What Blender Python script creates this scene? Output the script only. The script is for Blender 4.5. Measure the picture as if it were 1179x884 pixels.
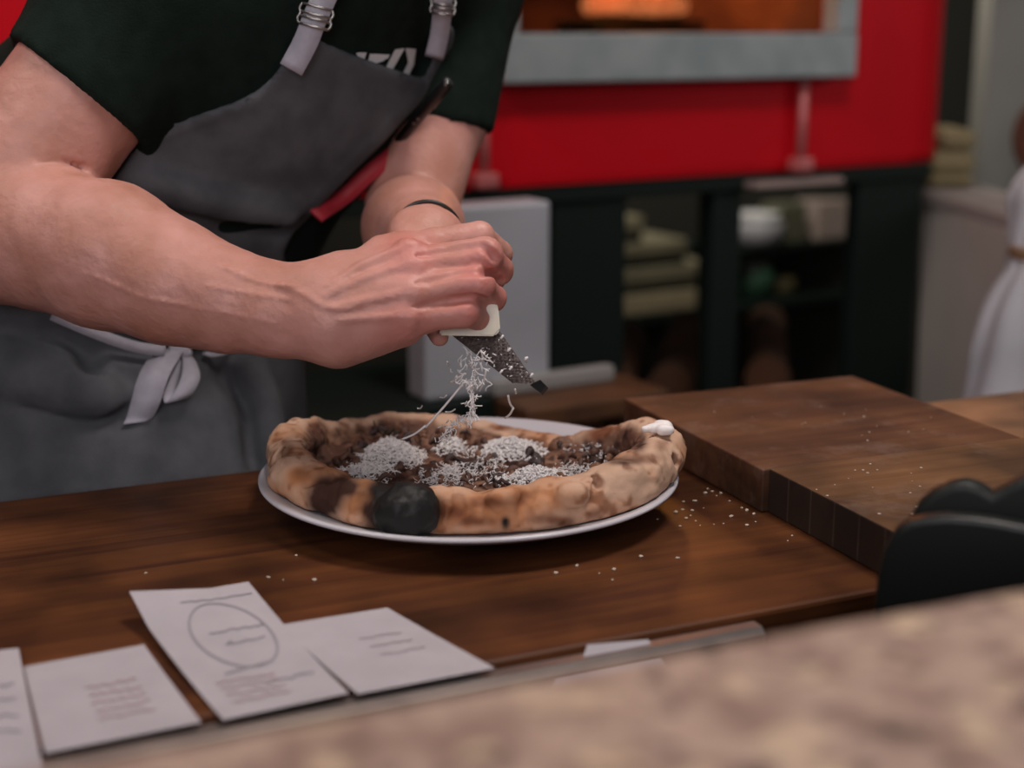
import bpy, bmesh, math, random
import numpy as np
from mathutils import Vector, Matrix

for o in list(bpy.data.objects):
    bpy.data.objects.remove(o)
SC = bpy.context.scene
C = SC.collection
PI = math.pi
random.seed(7)

# ------------------------------------------------------------------ camera, light, exposure
F, W, H, CZ = 1700.0, 1179, 884, 1.26          # focal length in pixels, frame, camera height
PITCH = math.radians(13.5)
cp, sp = math.cos(PITCH), math.sin(PITCH)
cam = bpy.data.cameras.new('camera')
cam.sensor_width = 36
cam.lens = F / W * 36
cam.clip_start = .02
cam.dof.use_dof = True
cam.dof.focus_distance = 1.09
cam.dof.aperture_fstop = cam.lens / 16.0
co = bpy.data.objects.new('camera', cam)
co.location = (0, 0, CZ)
co.rotation_euler = (PI / 2 - PITCH, 0, 0)
C.objects.link(co)
SC.camera = co
SC.view_settings.view_transform = 'Standard'
SC.view_settings.look = 'None'
SC.view_settings.gamma = 1
SC.view_settings.use_curve_mapping = False
SC.view_settings.exposure = 0.0

wd = bpy.data.worlds.new('world')
SC.world = wd
wd.use_nodes = True
wd.node_tree.nodes['Background'].inputs[0].default_value = (.62, .66, .78, 1)
wd.node_tree.nodes['Background'].inputs[1].default_value = .065


def area(name, loc, target, size, power, col):
    l = bpy.data.lights.new(name, 'AREA')
    l.shape = 'RECTANGLE'
    l.size, l.size_y = size
    l.energy = power
    l.color = col
    o = bpy.data.objects.new(name, l)
    o.location = loc
    o.rotation_euler = (Vector(target) - Vector(loc)).to_track_quat('-Z', 'Y').to_euler()
    C.objects.link(o)
    return o


area('shopfront_daylight', (-.35, -1.5, 1.95), (0, 1.1, 1.0), (1.8, 1.2), 29, (1.0, .94, .97))
area('ceiling_lamp', (.45, 1.05, 2.6), (.0, 1.1, .9), (.45, .45), 18.5, (1.0, .90, .84))
area('right_side_fill', (2.3, 1.9, 1.7), (.7, 3.1, .75), (.8, 1.0), 5.5, (1.0, .96, .92))  # added fill from the right to brighten rack and corner, no window modelled
area('rack_fill', (.22, 3.36, 2.2), (.30, 3.62, .85), (.9, .25), 26, (1.0, .93, .8))  # added fill over the rack, brightens the box fronts behind the oven
area('oven_side_lamp', (-1.0, .9, 2.6), (-.2, 2.3, 1.1), (.6, .6), 9, (1.0, .88, .8))


# ------------------------------------------------------------------ picture <-> place
def P(px, py, d):                               # point at camera depth d seen at this place of the frame
    u = -(py - H / 2) / F * d
    return Vector(((px - W / 2) / F * d, d * cp + u * sp, CZ - d * sp + u * cp))


def PZ(px, py, z):                              # where that sight line meets the height z
    u = -(py - H / 2) / F
    return P(px, py, (z - CZ) / (-sp + u * cp))


def PPL(px, py, o, n):                          # where that sight line meets a plane
    a = Vector((0, 0, CZ))
    r = P(px, py, 1) - a
    return a + r * ((Vector(o) - a).dot(n) / r.dot(n))


# ------------------------------------------------------------------ object helpers
def obj(name, me, mat=None, parent=None, smooth=True):
    if isinstance(me, bmesh.types.BMesh):
        bm = me
        me = bpy.data.meshes.new(name)
        bm.to_mesh(me)
        bm.free()
    if mat is not None:
        me.materials.append(mat)
    if smooth:
        me.polygons.foreach_set('use_smooth', [True] * len(me.polygons))
    o = bpy.data.objects.new(name, me)
    C.objects.link(o)
    if parent is not None:
        o.parent = parent
    return o


def tag(o, label, cat, group=None, kind=None):
    o['label'] = label
    o['category'] = cat
    if group:
        o['group'] = group
    if kind:
        o['kind'] = kind
    return o


def empty(name, label, cat, loc=(0, 0, 0), rz=0, group=None):
    o = bpy.data.objects.new(name, None)
    o.empty_display_size = .05
    C.objects.link(o)
    o.location = loc
    o.rotation_euler.z = rz
    return tag(o, label, cat, group)


def struct(o):
    o['kind'] = 'structure'
    return o


def sharp(o, ang=35):
    me = o.data
    bm = bmesh.new()
    bm.from_mesh(me)
    for e in bm.edges:
        if len(e.link_faces) == 2 and e.calc_face_angle(0) > math.radians(ang):
            e.smooth = False
    bm.to_mesh(me)
    bm.free()
    return o


def box(bm, x0, x1, y0, y1, z0, z1, bev=.0, seg=2):
    r = bmesh.ops.create_cube(bm, size=1)
    vs = r['verts']
    for v in vs:
        v.co = ((x0 + x1) / 2 + v.co.x * (x1 - x0), (y0 + y1) / 2 + v.co.y * (y1 - y0), (z0 + z1) / 2 + v.co.z * (z1 - z0))
    if bev:
        es = list({e for v in vs for e in v.link_edges})
        bmesh.ops.bevel(bm, geom=es, offset=bev, segments=seg, affect='EDGES', profile=.5)
    return bm


def boxm(*a, **k):
    return box(bmesh.new(), *a, **k)


def lathe(bm, prof, seg=64, cx=0, cy=0, cap=True):
    rings = []
    for r, z in prof:
        rings.append([bm.verts.new((cx + r * math.cos(2 * PI * i / seg), cy + r * math.sin(2 * PI * i / seg), z)) for i in range(seg)])
    for a, b in zip(rings, rings[1:]):
        for i in range(seg):
            bm.faces.new((a[i], a[(i + 1) % seg], b[(i + 1) % seg], b[i]))
    if cap:
        bm.faces.new(rings[0][::-1])
        bm.faces.new(rings[-1])
    return bm


def tube(bm, pts, r, n=8, cap=True):
    """round tube along points; r a number or one radius per point"""
    pts = [Vector(p) for p in pts]
    rs = r if isinstance(r, (list, tuple)) else [r] * len(pts)
    rings, up = [], None
    for i, p in enumerate(pts):
        t = (pts[min(i + 1, len(pts) - 1)] - pts[max(i - 1, 0)]).normalized()
        if up is None:
            up = t.orthogonal().normalized()
        up = (up - t * up.dot(t)).normalized()
        s = t.cross(up)
        rings.append([bm.verts.new(p + (up * math.cos(2 * PI * k / n) + s * math.sin(2 * PI * k / n)) * rs[i]) for k in range(n)])
    for a, b in zip(rings, rings[1:]):
        for k in range(n):
            bm.faces.new((a[k], a[(k + 1) % n], b[(k + 1) % n], b[k]))
    if cap:
        bm.faces.new(rings[0][::-1])
        bm.faces.new(rings[-1])
    return bm


def ribbon(bm, pts, sides, th=.0012):
    """flat band with thickness; sides = half-width vector per point"""
    pts = [Vector(p) for p in pts]
    rows = []
    for i, p in enumerate(pts):
        s = Vector(sides[i])
        t = pts[min(i + 1, len(pts) - 1)] - pts[max(i - 1, 0)]
        n = t.cross(s).normalized() * th
        rows.append([bm.verts.new(q) for q in (p - s - n, p + s - n, p + s + n, p - s + n)])
    for a, b in zip(rows, rows[1:]):
        for k in range(4):
            bm.faces.new((a[k], a[(k + 1) % 4], b[(k + 1) % 4], b[k]))
    bm.faces.new(rows[0][::-1])
    bm.faces.new(rows[-1])
    return bm


def prism(bm, pts, off):
    """polygon of 3D points thickened by the vector off"""
    a = [bm.verts.new(p) for p in pts]
    b = [bm.verts.new(Vector(p) + Vector(off)) for p in pts]
    bm.faces.new(a)
    bm.faces.new(b[::-1])
    n = len(a)
    for i in range(n):
        bm.faces.new((a[i], b[i], b[(i + 1) % n], a[(i + 1) % n]))
    bmesh.ops.recalc_face_normals(bm, faces=bm.faces)
    return bm


def spline(pts, n=8):
    """Catmull-Rom through points"""
    pts = [Vector(p) for p in pts]
    q = [pts[0] * 2 - pts[1]] + pts + [pts[-1] * 2 - pts[-2]]
    out = []
    for i in range(1, len(q) - 2):
        a, b, c, d = q[i - 1:i + 3]
        for k in range(n):
            t = k / n
            out.append(.5 * (2 * b + (c - a) * t + (2 * a - 5 * b + 4 * c - d) * t * t + (3 * b - a - 3 * c + d) * t ** 3))
    out.append(pts[-1])
    return out


# ------------------------------------------------------------------ materials
def mat(name, col, rough=.6, col2=None, scale=20, bump=0, bscale=80, metal=0, sss=0, stretch=(1, 1, 1), lo=.35, hi=.65,
        detail=4, spec=.5, attr=None, emit=None, estr=0, bdist=.002):
    m = bpy.data.materials.new(name)
    m.use_nodes = True
    nt = m.node_tree
    N, L = nt.nodes, nt.links
    b = N['Principled BSDF']
    b.inputs['Base Color'].default_value = (*col, 1)
    b.inputs['Roughness'].default_value = rough
    b.inputs['Metallic'].default_value = metal
    b.inputs['Specular IOR Level'].default_value = spec
    tc = N.new('ShaderNodeTexCoord')
    mp = N.new('ShaderNodeMapping')
    mp.inputs['Scale'].default_value = stretch
    L.new(tc.outputs['Object'], mp.inputs['Vector'])
    last = None
    if col2 is not None:
        n = N.new('ShaderNodeTexNoise')
        n.inputs['Scale'].default_value = scale
        n.inputs['Detail'].default_value = detail
        L.new(mp.outputs[0], n.inputs['Vector'])
        r = N.new('ShaderNodeValToRGB')
        r.color_ramp.elements[0].position, r.color_ramp.elements[1].position = lo, hi
        r.color_ramp.elements[0].color, r.color_ramp.elements[1].color = (*col, 1), (*col2, 1)
        L.new(n.outputs['Fac'], r.inputs[0])
        last = r.outputs[0]
    if attr:
        a = N.new('ShaderNodeVertexColor')
        a.layer_name = attr
        mx = N.new('ShaderNodeMix')
        mx.data_type = 'RGBA'
        L.new(a.outputs['Alpha'], mx.inputs[0])
        if last is not None:
            L.new(last, mx.inputs[6])
        else:
            mx.inputs[6].default_value = (*col, 1)
        L.new(a.outputs['Color'], mx.inputs[7])
        last = mx.outputs[2]
    if last is not None:
        L.new(last, b.inputs['Base Color'])
    if bump:
        n2 = N.new('ShaderNodeTexNoise')
        n2.inputs['Scale'].default_value = bscale
        n2.inputs['Detail'].default_value = 5
        L.new(mp.outputs[0], n2.inputs['Vector'])
        bp = N.new('ShaderNodeBump')
        bp.inputs['Strength'].default_value = bump
        bp.inputs['Distance'].default_value = bdist
        L.new(n2.outputs['Fac'], bp.inputs['Height'])
        L.new(bp.outputs[0], b.inputs['Normal'])
    if sss:
        b.inputs['Subsurface Weight'].default_value = sss
        b.inputs['Subsurface Radius'].default_value = (.010, .004, .002)
        b.inputs['Subsurface Scale'].default_value = 1
    if emit:
        b.inputs['Emission Color'].default_value = (*emit, 1)
        b.inputs['Emission Strength'].default_value = estr
    return m


def wood(name, c1, c2, c3, width=.5, row=.042, rough=.45, grain=1.0, mortar=.0006, flour=0, mcol=None, spec=.5):
    """glued staves running along local x"""
    m = bpy.data.materials.new(name)
    m.use_nodes = True
    N, L = m.node_tree.nodes, m.node_tree.links
    b = N['Principled BSDF']
    tc = N.new('ShaderNodeTexCoord')
    br = N.new('ShaderNodeTexBrick')
    br.inputs['Color1'].default_value = (*c1, 1)
    br.inputs['Color2'].default_value = (*c2, 1)
    br.inputs['Mortar'].default_value = (*(mcol or (c3[0] * .4, c3[1] * .4, c3[2] * .4)), 1)
    br.inputs['Scale'].default_value = 1
    br.inputs['Mortar Size'].default_value = mortar
    br.inputs['Mortar Smooth'].default_value = .3
    br.inputs['Brick Width'].default_value = width
    br.inputs['Row Height'].default_value = row
    br.offset = .37
    L.new(tc.outputs['Object'], br.inputs['Vector'])
    mp = N.new('ShaderNodeMapping')
    mp.inputs['Scale'].default_value = (3, 60, 60)
    L.new(tc.outputs['Object'], mp.inputs['Vector'])
    n = N.new('ShaderNodeTexNoise')
    n.inputs['Scale'].default_value = 1.6
    n.inputs['Detail'].default_value = 6
    L.new(mp.outputs[0], n.inputs['Vector'])
    r = N.new('ShaderNodeValToRGB')
    r.color_ramp.elements[0].position, r.color_ramp.elements[1].position = .36, .62
    r.color_ramp.elements[0].color, r.color_ramp.elements[1].color = (0, 0, 0, 1), (1, 1, 1, 1)
    L.new(n.outputs['Fac'], r.inputs[0])
    mx = N.new('ShaderNodeMix')
    mx.data_type = 'RGBA'
    sc = N.new('ShaderNodeMath')
    sc.operation = 'MULTIPLY'
    sc.inputs[1].default_value = .55 * grain
    L.new(r.outputs[0], sc.inputs[0])
    L.new(sc.outputs[0], mx.inputs[0])
    L.new(br.outputs['Color'], mx.inputs[6])
    mx.inputs[7].default_value = (*c3, 1)
    # broad worn patches
    n3 = N.new('ShaderNodeTexNoise')
    n3.inputs['Scale'].default_value = 9
    n3.inputs['Detail'].default_value = 3
    L.new(tc.outputs['Object'], n3.inputs['Vector'])
    r3 = N.new('ShaderNodeValToRGB')
    r3.color_ramp.elements[0].position, r3.color_ramp.elements[1].position = .35, .7
    r3.color_ramp.elements[0].color, r3.color_ramp.elements[1].color = (.42, .42, .42, 1), (1.35, 1.28, 1.2, 1)
    L.new(n3.outputs['Fac'], r3.inputs[0])
    ml = N.new('ShaderNodeMix')
    ml.data_type = 'RGBA'
    ml.blend_type = 'MULTIPLY'
    ml.inputs[0].default_value = 1
    L.new(mx.outputs[2], ml.inputs[6])
    L.new(r3.outputs[0], ml.inputs[7])
    last = ml.outputs[2]
    if flour:
        n4 = N.new('ShaderNodeTexNoise')
        n4.inputs['Scale'].default_value = 14
        n4.inputs['Detail'].default_value = 9
        n4.inputs['Roughness'].default_value = .75
        L.new(tc.outputs['Object'], n4.inputs['Vector'])
        r4 = N.new('ShaderNodeValToRGB')
        r4.color_ramp.elements[0].position, r4.color_ramp.elements[1].position = .52, .78
        r4.color_ramp.elements[0].color, r4.color_ramp.elements[1].color = (0, 0, 0, 1), (flour, flour, flour, 1)
        L.new(n4.outputs['Fac'], r4.inputs[0])
        m4 = N.new('ShaderNodeMix')
        m4.data_type = 'RGBA'
        L.new(r4.outputs[0], m4.inputs[0])
        L.new(last, m4.inputs[6])
        m4.inputs[7].default_value = (.36, .27, .23, 1)
        last = m4.outputs[2]
    L.new(last, b.inputs['Base Color'])
    b.inputs['Specular IOR Level'].default_value = spec
    b.inputs['Roughness'].default_value = rough
    bp = N.new('ShaderNodeBump')
    bp.inputs['Strength'].default_value = .25
    bp.inputs['Distance'].default_value = .001
    L.new(n.outputs['Fac'], bp.inputs['Height'])
    L.new(bp.outputs[0], b.inputs['Normal'])
    return m


M = {}
M['counter'] = wood('counter_wood', (.092, .032, .014), (.056, .019, .0095), (.150, .056, .018), 1.1, .075, .42, spec=.22)
M['board'] = wood('board_wood', (.12, .05, .026), (.062, .026, .016), (.15, .072, .034), .5, .032, .6, flour=.34, spec=.3)
M['board2'] = wood('lighter_board_wood', (.16, .078, .034), (.12, .055, .026), (.21, .11, .05), .5, .030, .6, flour=.34, spec=.3)
M['table'] = wood('table_wood', (.30, .16, .085), (.27, .14, .075), (.34, .19, .10), .9, .09, .5)
M['plate'] = mat('plate_glaze', (.56, .54, .58), .22, spec=.5)
M['skin'] = mat('skin', (.44, .195, .14), .5, (.58, .285, .24), 26, .5, 190, sss=.12, bdist=.0014, attr='flush', detail=8, lo=.32, hi=.68)
M['shirt'] = mat('shirt_cotton', (.006, .012, .009), .95, (.009, .017, .013), 60, .3, 600, spec=.15)
M['apron'] = mat('apron_canvas', (.074, .077, .085), .95, (.112, .115, .125), 26, .35, 900, spec=.15)
M['strap'] = mat('strap_webbing', (.42, .40, .46), .9, (.48, .46, .52), 90, .3, 900)
M['steel'] = mat('steel', (.50, .49, .47), .35, metal=1)
M['darksteel'] = mat('dark_grater_steel', (.17, .14, .135), .55, (.27, .23, .22), 420, .6, 500, metal=.35, lo=.45, hi=.6)
M['black'] = mat('black_plastic', (.008, .009, .009), .4)
M['redtrim'] = mat('red_leather', (.38, .018, .03), .6, (.45, .03, .045), 60, .3, 300)
M['white'] = mat('white_print', (.66, .66, .68), .9)
M['rind'] = mat('parmesan', (.72, .66, .53), .55, (.78, .73, .62), 60, .3, 150, sss=.1)
M['cheese'] = mat('grated_cheese', (.88, .85, .84), .6, (.80, .76, .75), 200)
M['paper'] = mat('receipt_paper', (.42, .385, .415), .85, (.46, .42, .455), 30, .1, 60)
M['ink'] = mat('grey_ink', (.30, .275, .305), .9)
M['redink'] = mat('red_ink', (.42, .32, .345), .9)
M['red'] = mat('oven_red_enamel', (.52, .003, .010), .5, (.48, .003, .010), 5, .05, 40, spec=.12)
M['frame'] = mat('oven_frame_metal', (.33, .36, .37), .5, (.24, .28, .29), 12, metal=.3)
M['rod'] = mat('oven_rod_metal', (.50, .14, .14), .4, metal=.3)
M['stand'] = mat('stand_black_paint', (.005, .010, .008), .6, spec=.2)
M['brick'] = mat('oven_firebrick', (.16, .06, .025), .9, (.09, .03, .014), 12, .5, 40)
M['hair'] = mat('brown_hair', (.03, .018, .01), .7, (.05, .03, .018), 60, .6, 200)

# ------------------------------------------------------------------ smooth volumes -> meshes


def unit(v):
    v = np.asarray(v, float)
    return v / np.linalg.norm(v)


def pdist(pr, x, y, z):
    k = pr[0]
    if k in ('cone', 'sub'):
        a, b, ra, rb = pr[1:5]
        ab = np.subtract(b, a)
        L2 = max(float(ab @ ab), 1e-12)
        t = np.clip(((x - a[0]) * ab[0] + (y - a[1]) * ab[1] + (z - a[2]) * ab[2]) / L2, 0, 1)
        dx, dy, dz = x - a[0] - t * ab[0], y - a[1] - t * ab[1], z - a[2] - t * ab[2]
        return np.sqrt(dx * dx + dy * dy + dz * dz) - (ra + (rb - ra) * t)
    if k == 'econe':                            # flattened cone: half width along u, half depth across
        a, b, u, A, B = pr[1:6]
        ab = np.subtract(b, a)
        L = np.linalg.norm(ab)
        w = ab / L
        u = np.asarray(u, float)
        u = unit(u - w * (u @ w))
        n = np.cross(w, u)
        X, Y, Z = x - a[0], y - a[1], z - a[2]
        tw = X * w[0] + Y * w[1] + Z * w[2]
        t = np.clip(tw / L, 0, 1)
        tw = tw - t * L
        qa = A[0] + (B[0] - A[0]) * t
        qb = A[1] + (B[1] - A[1]) * t
        qu = X * u[0] + Y * u[1] + Z * u[2]
        qn = X * n[0] + Y * n[1] + Z * n[2]
        return (np.sqrt((qu / qa) ** 2 + (qn / qb) ** 2 + (tw / np.minimum(qa, qb)) ** 2) - 1) * np.minimum(qa, qb)
    if k == 'ell':
        c, ax, r = pr[1:4]
        s0 = s1 = 0
        for e, q in zip(ax, r):
            v = (x - c[0]) * e[0] + (y - c[1]) * e[1] + (z - c[2]) * e[2]
            s0 = s0 + (v / q) ** 2
            s1 = s1 + (v / (q * q)) ** 2
        k0, k1 = np.sqrt(s0), np.sqrt(s1) + 1e-9
        return k0 * (k0 - 1) / k1


def pbound(pr):
    if pr[0] in ('cone', 'sub'):
        r = max(pr[3], pr[4])
        a, b = np.array(pr[1]), np.array(pr[2])
    elif pr[0] == 'econe':
        r = max(max(pr[4]), max(pr[5]))
        a, b = np.array(pr[1]), np.array(pr[2])
    else:
        r = max(pr[3])
        a = b = np.array(pr[1])
    return np.minimum(a, b) - r, np.maximum(a, b) + r


def comb(D, d, k, sub):
    if sub:
        d = -d
        h = np.clip(k - np.abs(D - d), 0, None) / k
        return np.maximum(D, d) + h * h * k * .25
    h = np.clip(k - np.abs(D - d), 0, None) / k
    return np.minimum(D, d) - h * h * k * .25


def at_points(prims, p):
    p = np.asarray(p, float).reshape(-1, 3)
    D = np.full(len(p), 9.0)
    for pr in prims:
        D = comb(D, pdist(pr, p[:, 0], p[:, 1], p[:, 2]), pr[-1], pr[0] == 'sub')
    return D


def hit(prims, px, py, d0=.8, off=0.0):
    """first point of the volume seen at this place of the frame"""
    a = np.array((0, 0, CZ))
    r = np.array(P(px, py, 1)) - a
    t, rl = d0, np.linalg.norm(r)
    for _ in range(120):
        D = at_points(prims, a + r * t)[0] - off
        if D < .0003:
            break
        t += D * .7 / rl
        if t > 2.5:
            break
    return Vector(a + r * t)


class Field:
    def __init__(s, lo, hi, h):
        s.lo, s.h = np.array(lo, float), h
        s.n = np.ceil((np.array(hi) - s.lo) / h).astype(int) + 1
        s.D = np.full(s.n, .06, np.float32)
        s.ax = [s.lo[i] + h * np.arange(s.n[i]) for i in range(3)]

    def add(s, prims):
        for pr in prims:
            lo, hi = pbound(pr)
            m = pr[-1] + .02
            i0 = np.maximum(np.floor((lo - m - s.lo) / s.h).astype(int), 0)
            i1 = np.minimum(np.ceil((hi + m - s.lo) / s.h).astype(int) + 1, s.n)
            if np.any(i1 <= i0):
                continue
            sl = tuple(slice(i0[k], i1[k]) for k in range(3))
            x = s.ax[0][sl[0]][:, None, None]
            y = s.ax[1][sl[1]][None, :, None]
            z = s.ax[2][sl[2]][None, None, :]
            s.D[sl] = comb(s.D[sl], pdist(pr, x, y, z), pr[-1], pr[0] == 'sub')
        return s

    def near(s, lim):
        idx = np.nonzero(np.abs(s.D) < lim)
        return idx, np.stack([s.ax[k][idx[k]] for k in range(3)], 1)

    def cut(s, o, n):                            # remove what lies on the side n points to
        d = sum((s.ax[k] - o[k]).reshape([-1 if i == k else 1 for i in range(3)]) * n[k] for k in range(3))
        s.D = np.maximum(s.D, d.astype(np.float32))
        return s

    def mesh(s, name='volume'):
        D, h = s.D, s.h
        D[0], D[-1] = np.maximum(D[0], .001), np.maximum(D[-1], .001)
        D[:, 0], D[:, -1] = np.maximum(D[:, 0], .001), np.maximum(D[:, -1], .001)
        D[:, :, 0], D[:, :, -1] = np.maximum(D[:, :, 0], .001), np.maximum(D[:, :, -1], .001)
        ins = D < 0
        nx, ny, nz = D.shape
        cnt = np.zeros((nx - 1, ny - 1, nz - 1), np.int8)
        for i in (0, 1):
            for j in (0, 1):
                for k in (0, 1):
                    cnt += ins[i:nx - 1 + i, j:ny - 1 + j, k:nz - 1 + k]
        c = np.argwhere((cnt > 0) & (cnt < 8))
        ids = np.full(cnt.shape, -1, np.int32)
        ids[c[:, 0], c[:, 1], c[:, 2]] = np.arange(len(c))
        acc = np.zeros((len(c), 3))
        num = np.zeros(len(c))
        for axis in range(3):
            o1, o2 = [k for k in range(3) if k != axis]
            for a in (0, 1):
                for b in (0, 1):
                    q = c.copy()
                    q[:, o1] += a
                    q[:, o2] += b
                    e = q.copy()
                    e[:, axis] += 1
                    d0 = D[q[:, 0], q[:, 1], q[:, 2]]
                    d1 = D[e[:, 0], e[:, 1], e[:, 2]]
                    m = (d0 < 0) != (d1 < 0)
                    t = np.where(m, d0 / np.where(m, d0 - d1, 1), 0)
                    pt = (q - c).astype(float)
                    pt[:, axis] += t
                    acc += pt * m[:, None]
                    num += m
        V = s.lo + (c + acc / num[:, None]) * h
        faces = []
        for axis in range(3):
            o1, o2 = (axis + 1) % 3, (axis + 2) % 3
            sl0 = [slice(None)] * 3
            sl1 = [slice(None)] * 3
            sl0[axis], sl1[axis] = slice(0, -1), slice(1, None)
            a, b = ins[tuple(sl0)], ins[tuple(sl1)]
            e = np.argwhere(a != b)
            e = e[(e[:, o1] > 0) & (e[:, o2] > 0) & (e[:, o1] < D.shape[o1] - 1) & (e[:, o2] < D.shape[o2] - 1)]
            fl = a[e[:, 0], e[:, 1], e[:, 2]]
            qs = []
            for da, db in ((-1, -1), (0, -1), (0, 0), (-1, 0)):
                q = e.copy()
                q[:, o1] += da
                q[:, o2] += db
                qs.append(ids[q[:, 0], q[:, 1], q[:, 2]])
            f = np.stack(qs, 1)
            f[~fl] = f[~fl][:, ::-1]
            faces.append(f)
        return mk(name, V, np.concatenate(faces))


def mk(name, V, Q):
    me = bpy.data.meshes.new(name)
    me.vertices.add(len(V))
    me.vertices.foreach_set('co', np.asarray(V, np.float32).ravel())
    me.loops.add(len(Q) * 4)
    me.loops.foreach_set('vertex_index', np.asarray(Q, np.int32).ravel())
    me.polygons.add(len(Q))
    me.polygons.foreach_set('loop_start', np.arange(len(Q), dtype=np.int32) * 4)
    me.update(calc_edges=True)
    me.validate()
    return me


def mesh_arrays(me):
    V = np.empty(len(me.vertices) * 3, np.float32)
    me.vertices.foreach_get('co', V)
    Q = np.empty(len(me.loops), np.int32)
    me.loops.foreach_get('vertex_index', Q)
    return V.reshape(-1, 3), Q.reshape(-1, 4)


def relax(me, it=2, f=.5):
    V, Q = mesh_arrays(me)
    V = V.astype(float)
    E = np.concatenate([Q[:, [0, 1]], Q[:, [1, 2]], Q[:, [2, 3]], Q[:, [3, 0]]])
    for _ in range(it):
        S = np.zeros_like(V)
        n = np.zeros(len(V))
        np.add.at(S, E[:, 0], V[E[:, 1]])
        np.add.at(n, E[:, 0], 1)
        np.add.at(S, E[:, 1], V[E[:, 0]])
        np.add.at(n, E[:, 1], 1)
        V += f * (S / np.maximum(n, 1)[:, None] - V)
    me.vertices.foreach_set('co', V.astype(np.float32).ravel())
    me.update()
    return me


def joined(name, meshes):
    Vs, Qs, o = [], [], 0
    for m in meshes:
        V, Q = mesh_arrays(m)
        Vs.append(V)
        Qs.append(Q + o)
        o += len(V)
    return mk(name, np.concatenate(Vs), np.concatenate(Qs))


def vnoise(p, scale, seed=0):
    q = np.asarray(p) * scale + 1000
    i = np.floor(q).astype(np.int64)
    f = q - i
    f = f * f * (3 - 2 * f)
    out = 0
    for a in (0, 1):
        for b in (0, 1):
            for c in (0, 1):
                h = ((i[:, 0] + a) * 73856093) ^ ((i[:, 1] + b) * 19349663) ^ ((i[:, 2] + c) * 83492791) ^ (seed * 2654435)
                h = (h ^ (h >> 13)) * 1274126177 & 0x7fffffff
                v = ((h >> 7) & 0xffff) / 65535.0
                w = (f[:, 0] if a else 1 - f[:, 0]) * (f[:, 1] if b else 1 - f[:, 1]) * (f[:, 2] if c else 1 - f[:, 2])
                out = out + v * w
    return out - .5


def to_px(p):
    z = p[:, 2] - CZ
    d = p[:, 1] * cp - z * sp
    u = p[:, 1] * sp + z * cp
    return W / 2 + F * p[:, 0] / d, H / 2 - F * u / d, d


def poly_sd(px, py, poly):
    """signed distance (negative inside) to a closed outline"""
    d = np.full(len(px), 1e9)
    s = np.zeros(len(px), bool)
    n = len(poly)
    for i in range(n):
        (ax, ay), (bx, by) = poly[i], poly[(i + 1) % n]
        ex, ey = bx - ax, by - ay
        t = np.clip(((px - ax) * ex + (py - ay) * ey) / (ex * ex + ey * ey), 0, 1)
        d = np.minimum(d, np.hypot(px - ax - t * ex, py - ay - t * ey))
        c = ((ay > py) != (by > py)) & (px < (bx - ax) * (py - ay) / (by - ay + 1e-12) + ax)
        s ^= c
    return np.where(s, -d, d)


def paint(me, name, rgba):
    a = me.color_attributes.new(name, 'FLOAT_COLOR', 'POINT')
    a.data.foreach_set('color', np.asarray(rgba, np.float32).ravel())


# ================================================================== the room
fl = struct(obj('floor', boxm(-3, 3.2, -2.2, 4.6, -.1, 0), mat('floor_tile', (.05, .042, .036), .6, (.03, .026, .024), 6), smooth=False))
dw = mat('dark_wall', (.007, .007, .0035), .8, (.010, .009, .005), 3)
struct(obj('wall_back', boxm(-3, 3.2, 4.4, 4.6, 0, 3.2), dw, smooth=False))
struct(obj('wall_left', boxm(-3.1, -3, -2.2, 4.6, 0, 3.2), mat('left_wall', (.10, .09, .08), .8, (.08, .07, .065), 3), smooth=False))
struct(obj('wall_right', boxm(3.2, 3.3, -2.2, 4.6, 0, 3.2), mat('right_wall', (.16, .15, .14), .8, (.13, .12, .11), 3), smooth=False))


def rz(v, a):
    c, s = math.cos(a), math.sin(a)
    return Vector((v[0] * c - v[1] * s, v[0] * s + v[1] * c, v[2] if len(v) > 2 else 0))


# ================================================================== wooden counter, boards, granite bar
FA = math.radians(24.3)
lc = lambda v: rz(v, -FA)                       # world -> counter frame
yb = (lc(PZ(0, 575, .9)).y + lc(PZ(312, 540, .9)).y) / 2
yf = (lc(PZ(1005, 676, .9)).y + lc(PZ(560, 768, .9)).y) / 2
xe = lc(PZ(1005, 676, .9)).x
cn = empty('wooden_counter', 'long reddish-brown wooden work counter that carries the pizza plate', 'counter', (0, 0, 0), FA)
xt = lc(PZ(985, 433, .935)).x + .03
obj('worktop', boxm(-1.3, xt, yf, yb, .862, .90, .003), M['counter'], cn, False)
obj('base_cabinet', boxm(-1.25, xt - .03, yf + .06, yb - .03, .0, .8615), mat('counter_base', (.03, .022, .018), .7, (.022, .016, .013), 5), cn, False)

BA = math.radians(21.8)
lb = lambda v: rz(v, -BA)
k0 = lb(PZ(882, 590, .9))
ks = lb(PZ(1179, 508, .935))
kb = lb(PZ(718, 458, .935))
kr = lb(PZ(985, 433, .935))
bd = tag(obj('butcher_board', boxm(k0.x - .004, kr.x, k0.y + .0005, kb.y, .9005, .9345, .0012), M['board'], None, False),
         'dark thick wooden board lying at the back, behind the other board', 'cutting board')
bd.rotation_euler.z = BA
b2 = tag(obj('butcher_board', boxm(k0.x + .001, kr.x + .16, yf + .02, k0.y - .0005, .9005, .9352, .0012), M['board2'], None, False),
         'lighter brown floury wooden board with dark end-grain side, nearest the black stand', 'cutting board')
b2.rotation_euler.z = BA
eg = wood('end_grain', (.035, .018, .011), (.026, .013, .009), (.05, .026, .015), .5, .030, .65, .5, .0012, 0, (.085, .055, .04))
b2.data.materials.append(eg)
for q in b2.data.polygons:
    if q.normal.x < -.8:
        q.material_index = 1

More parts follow.
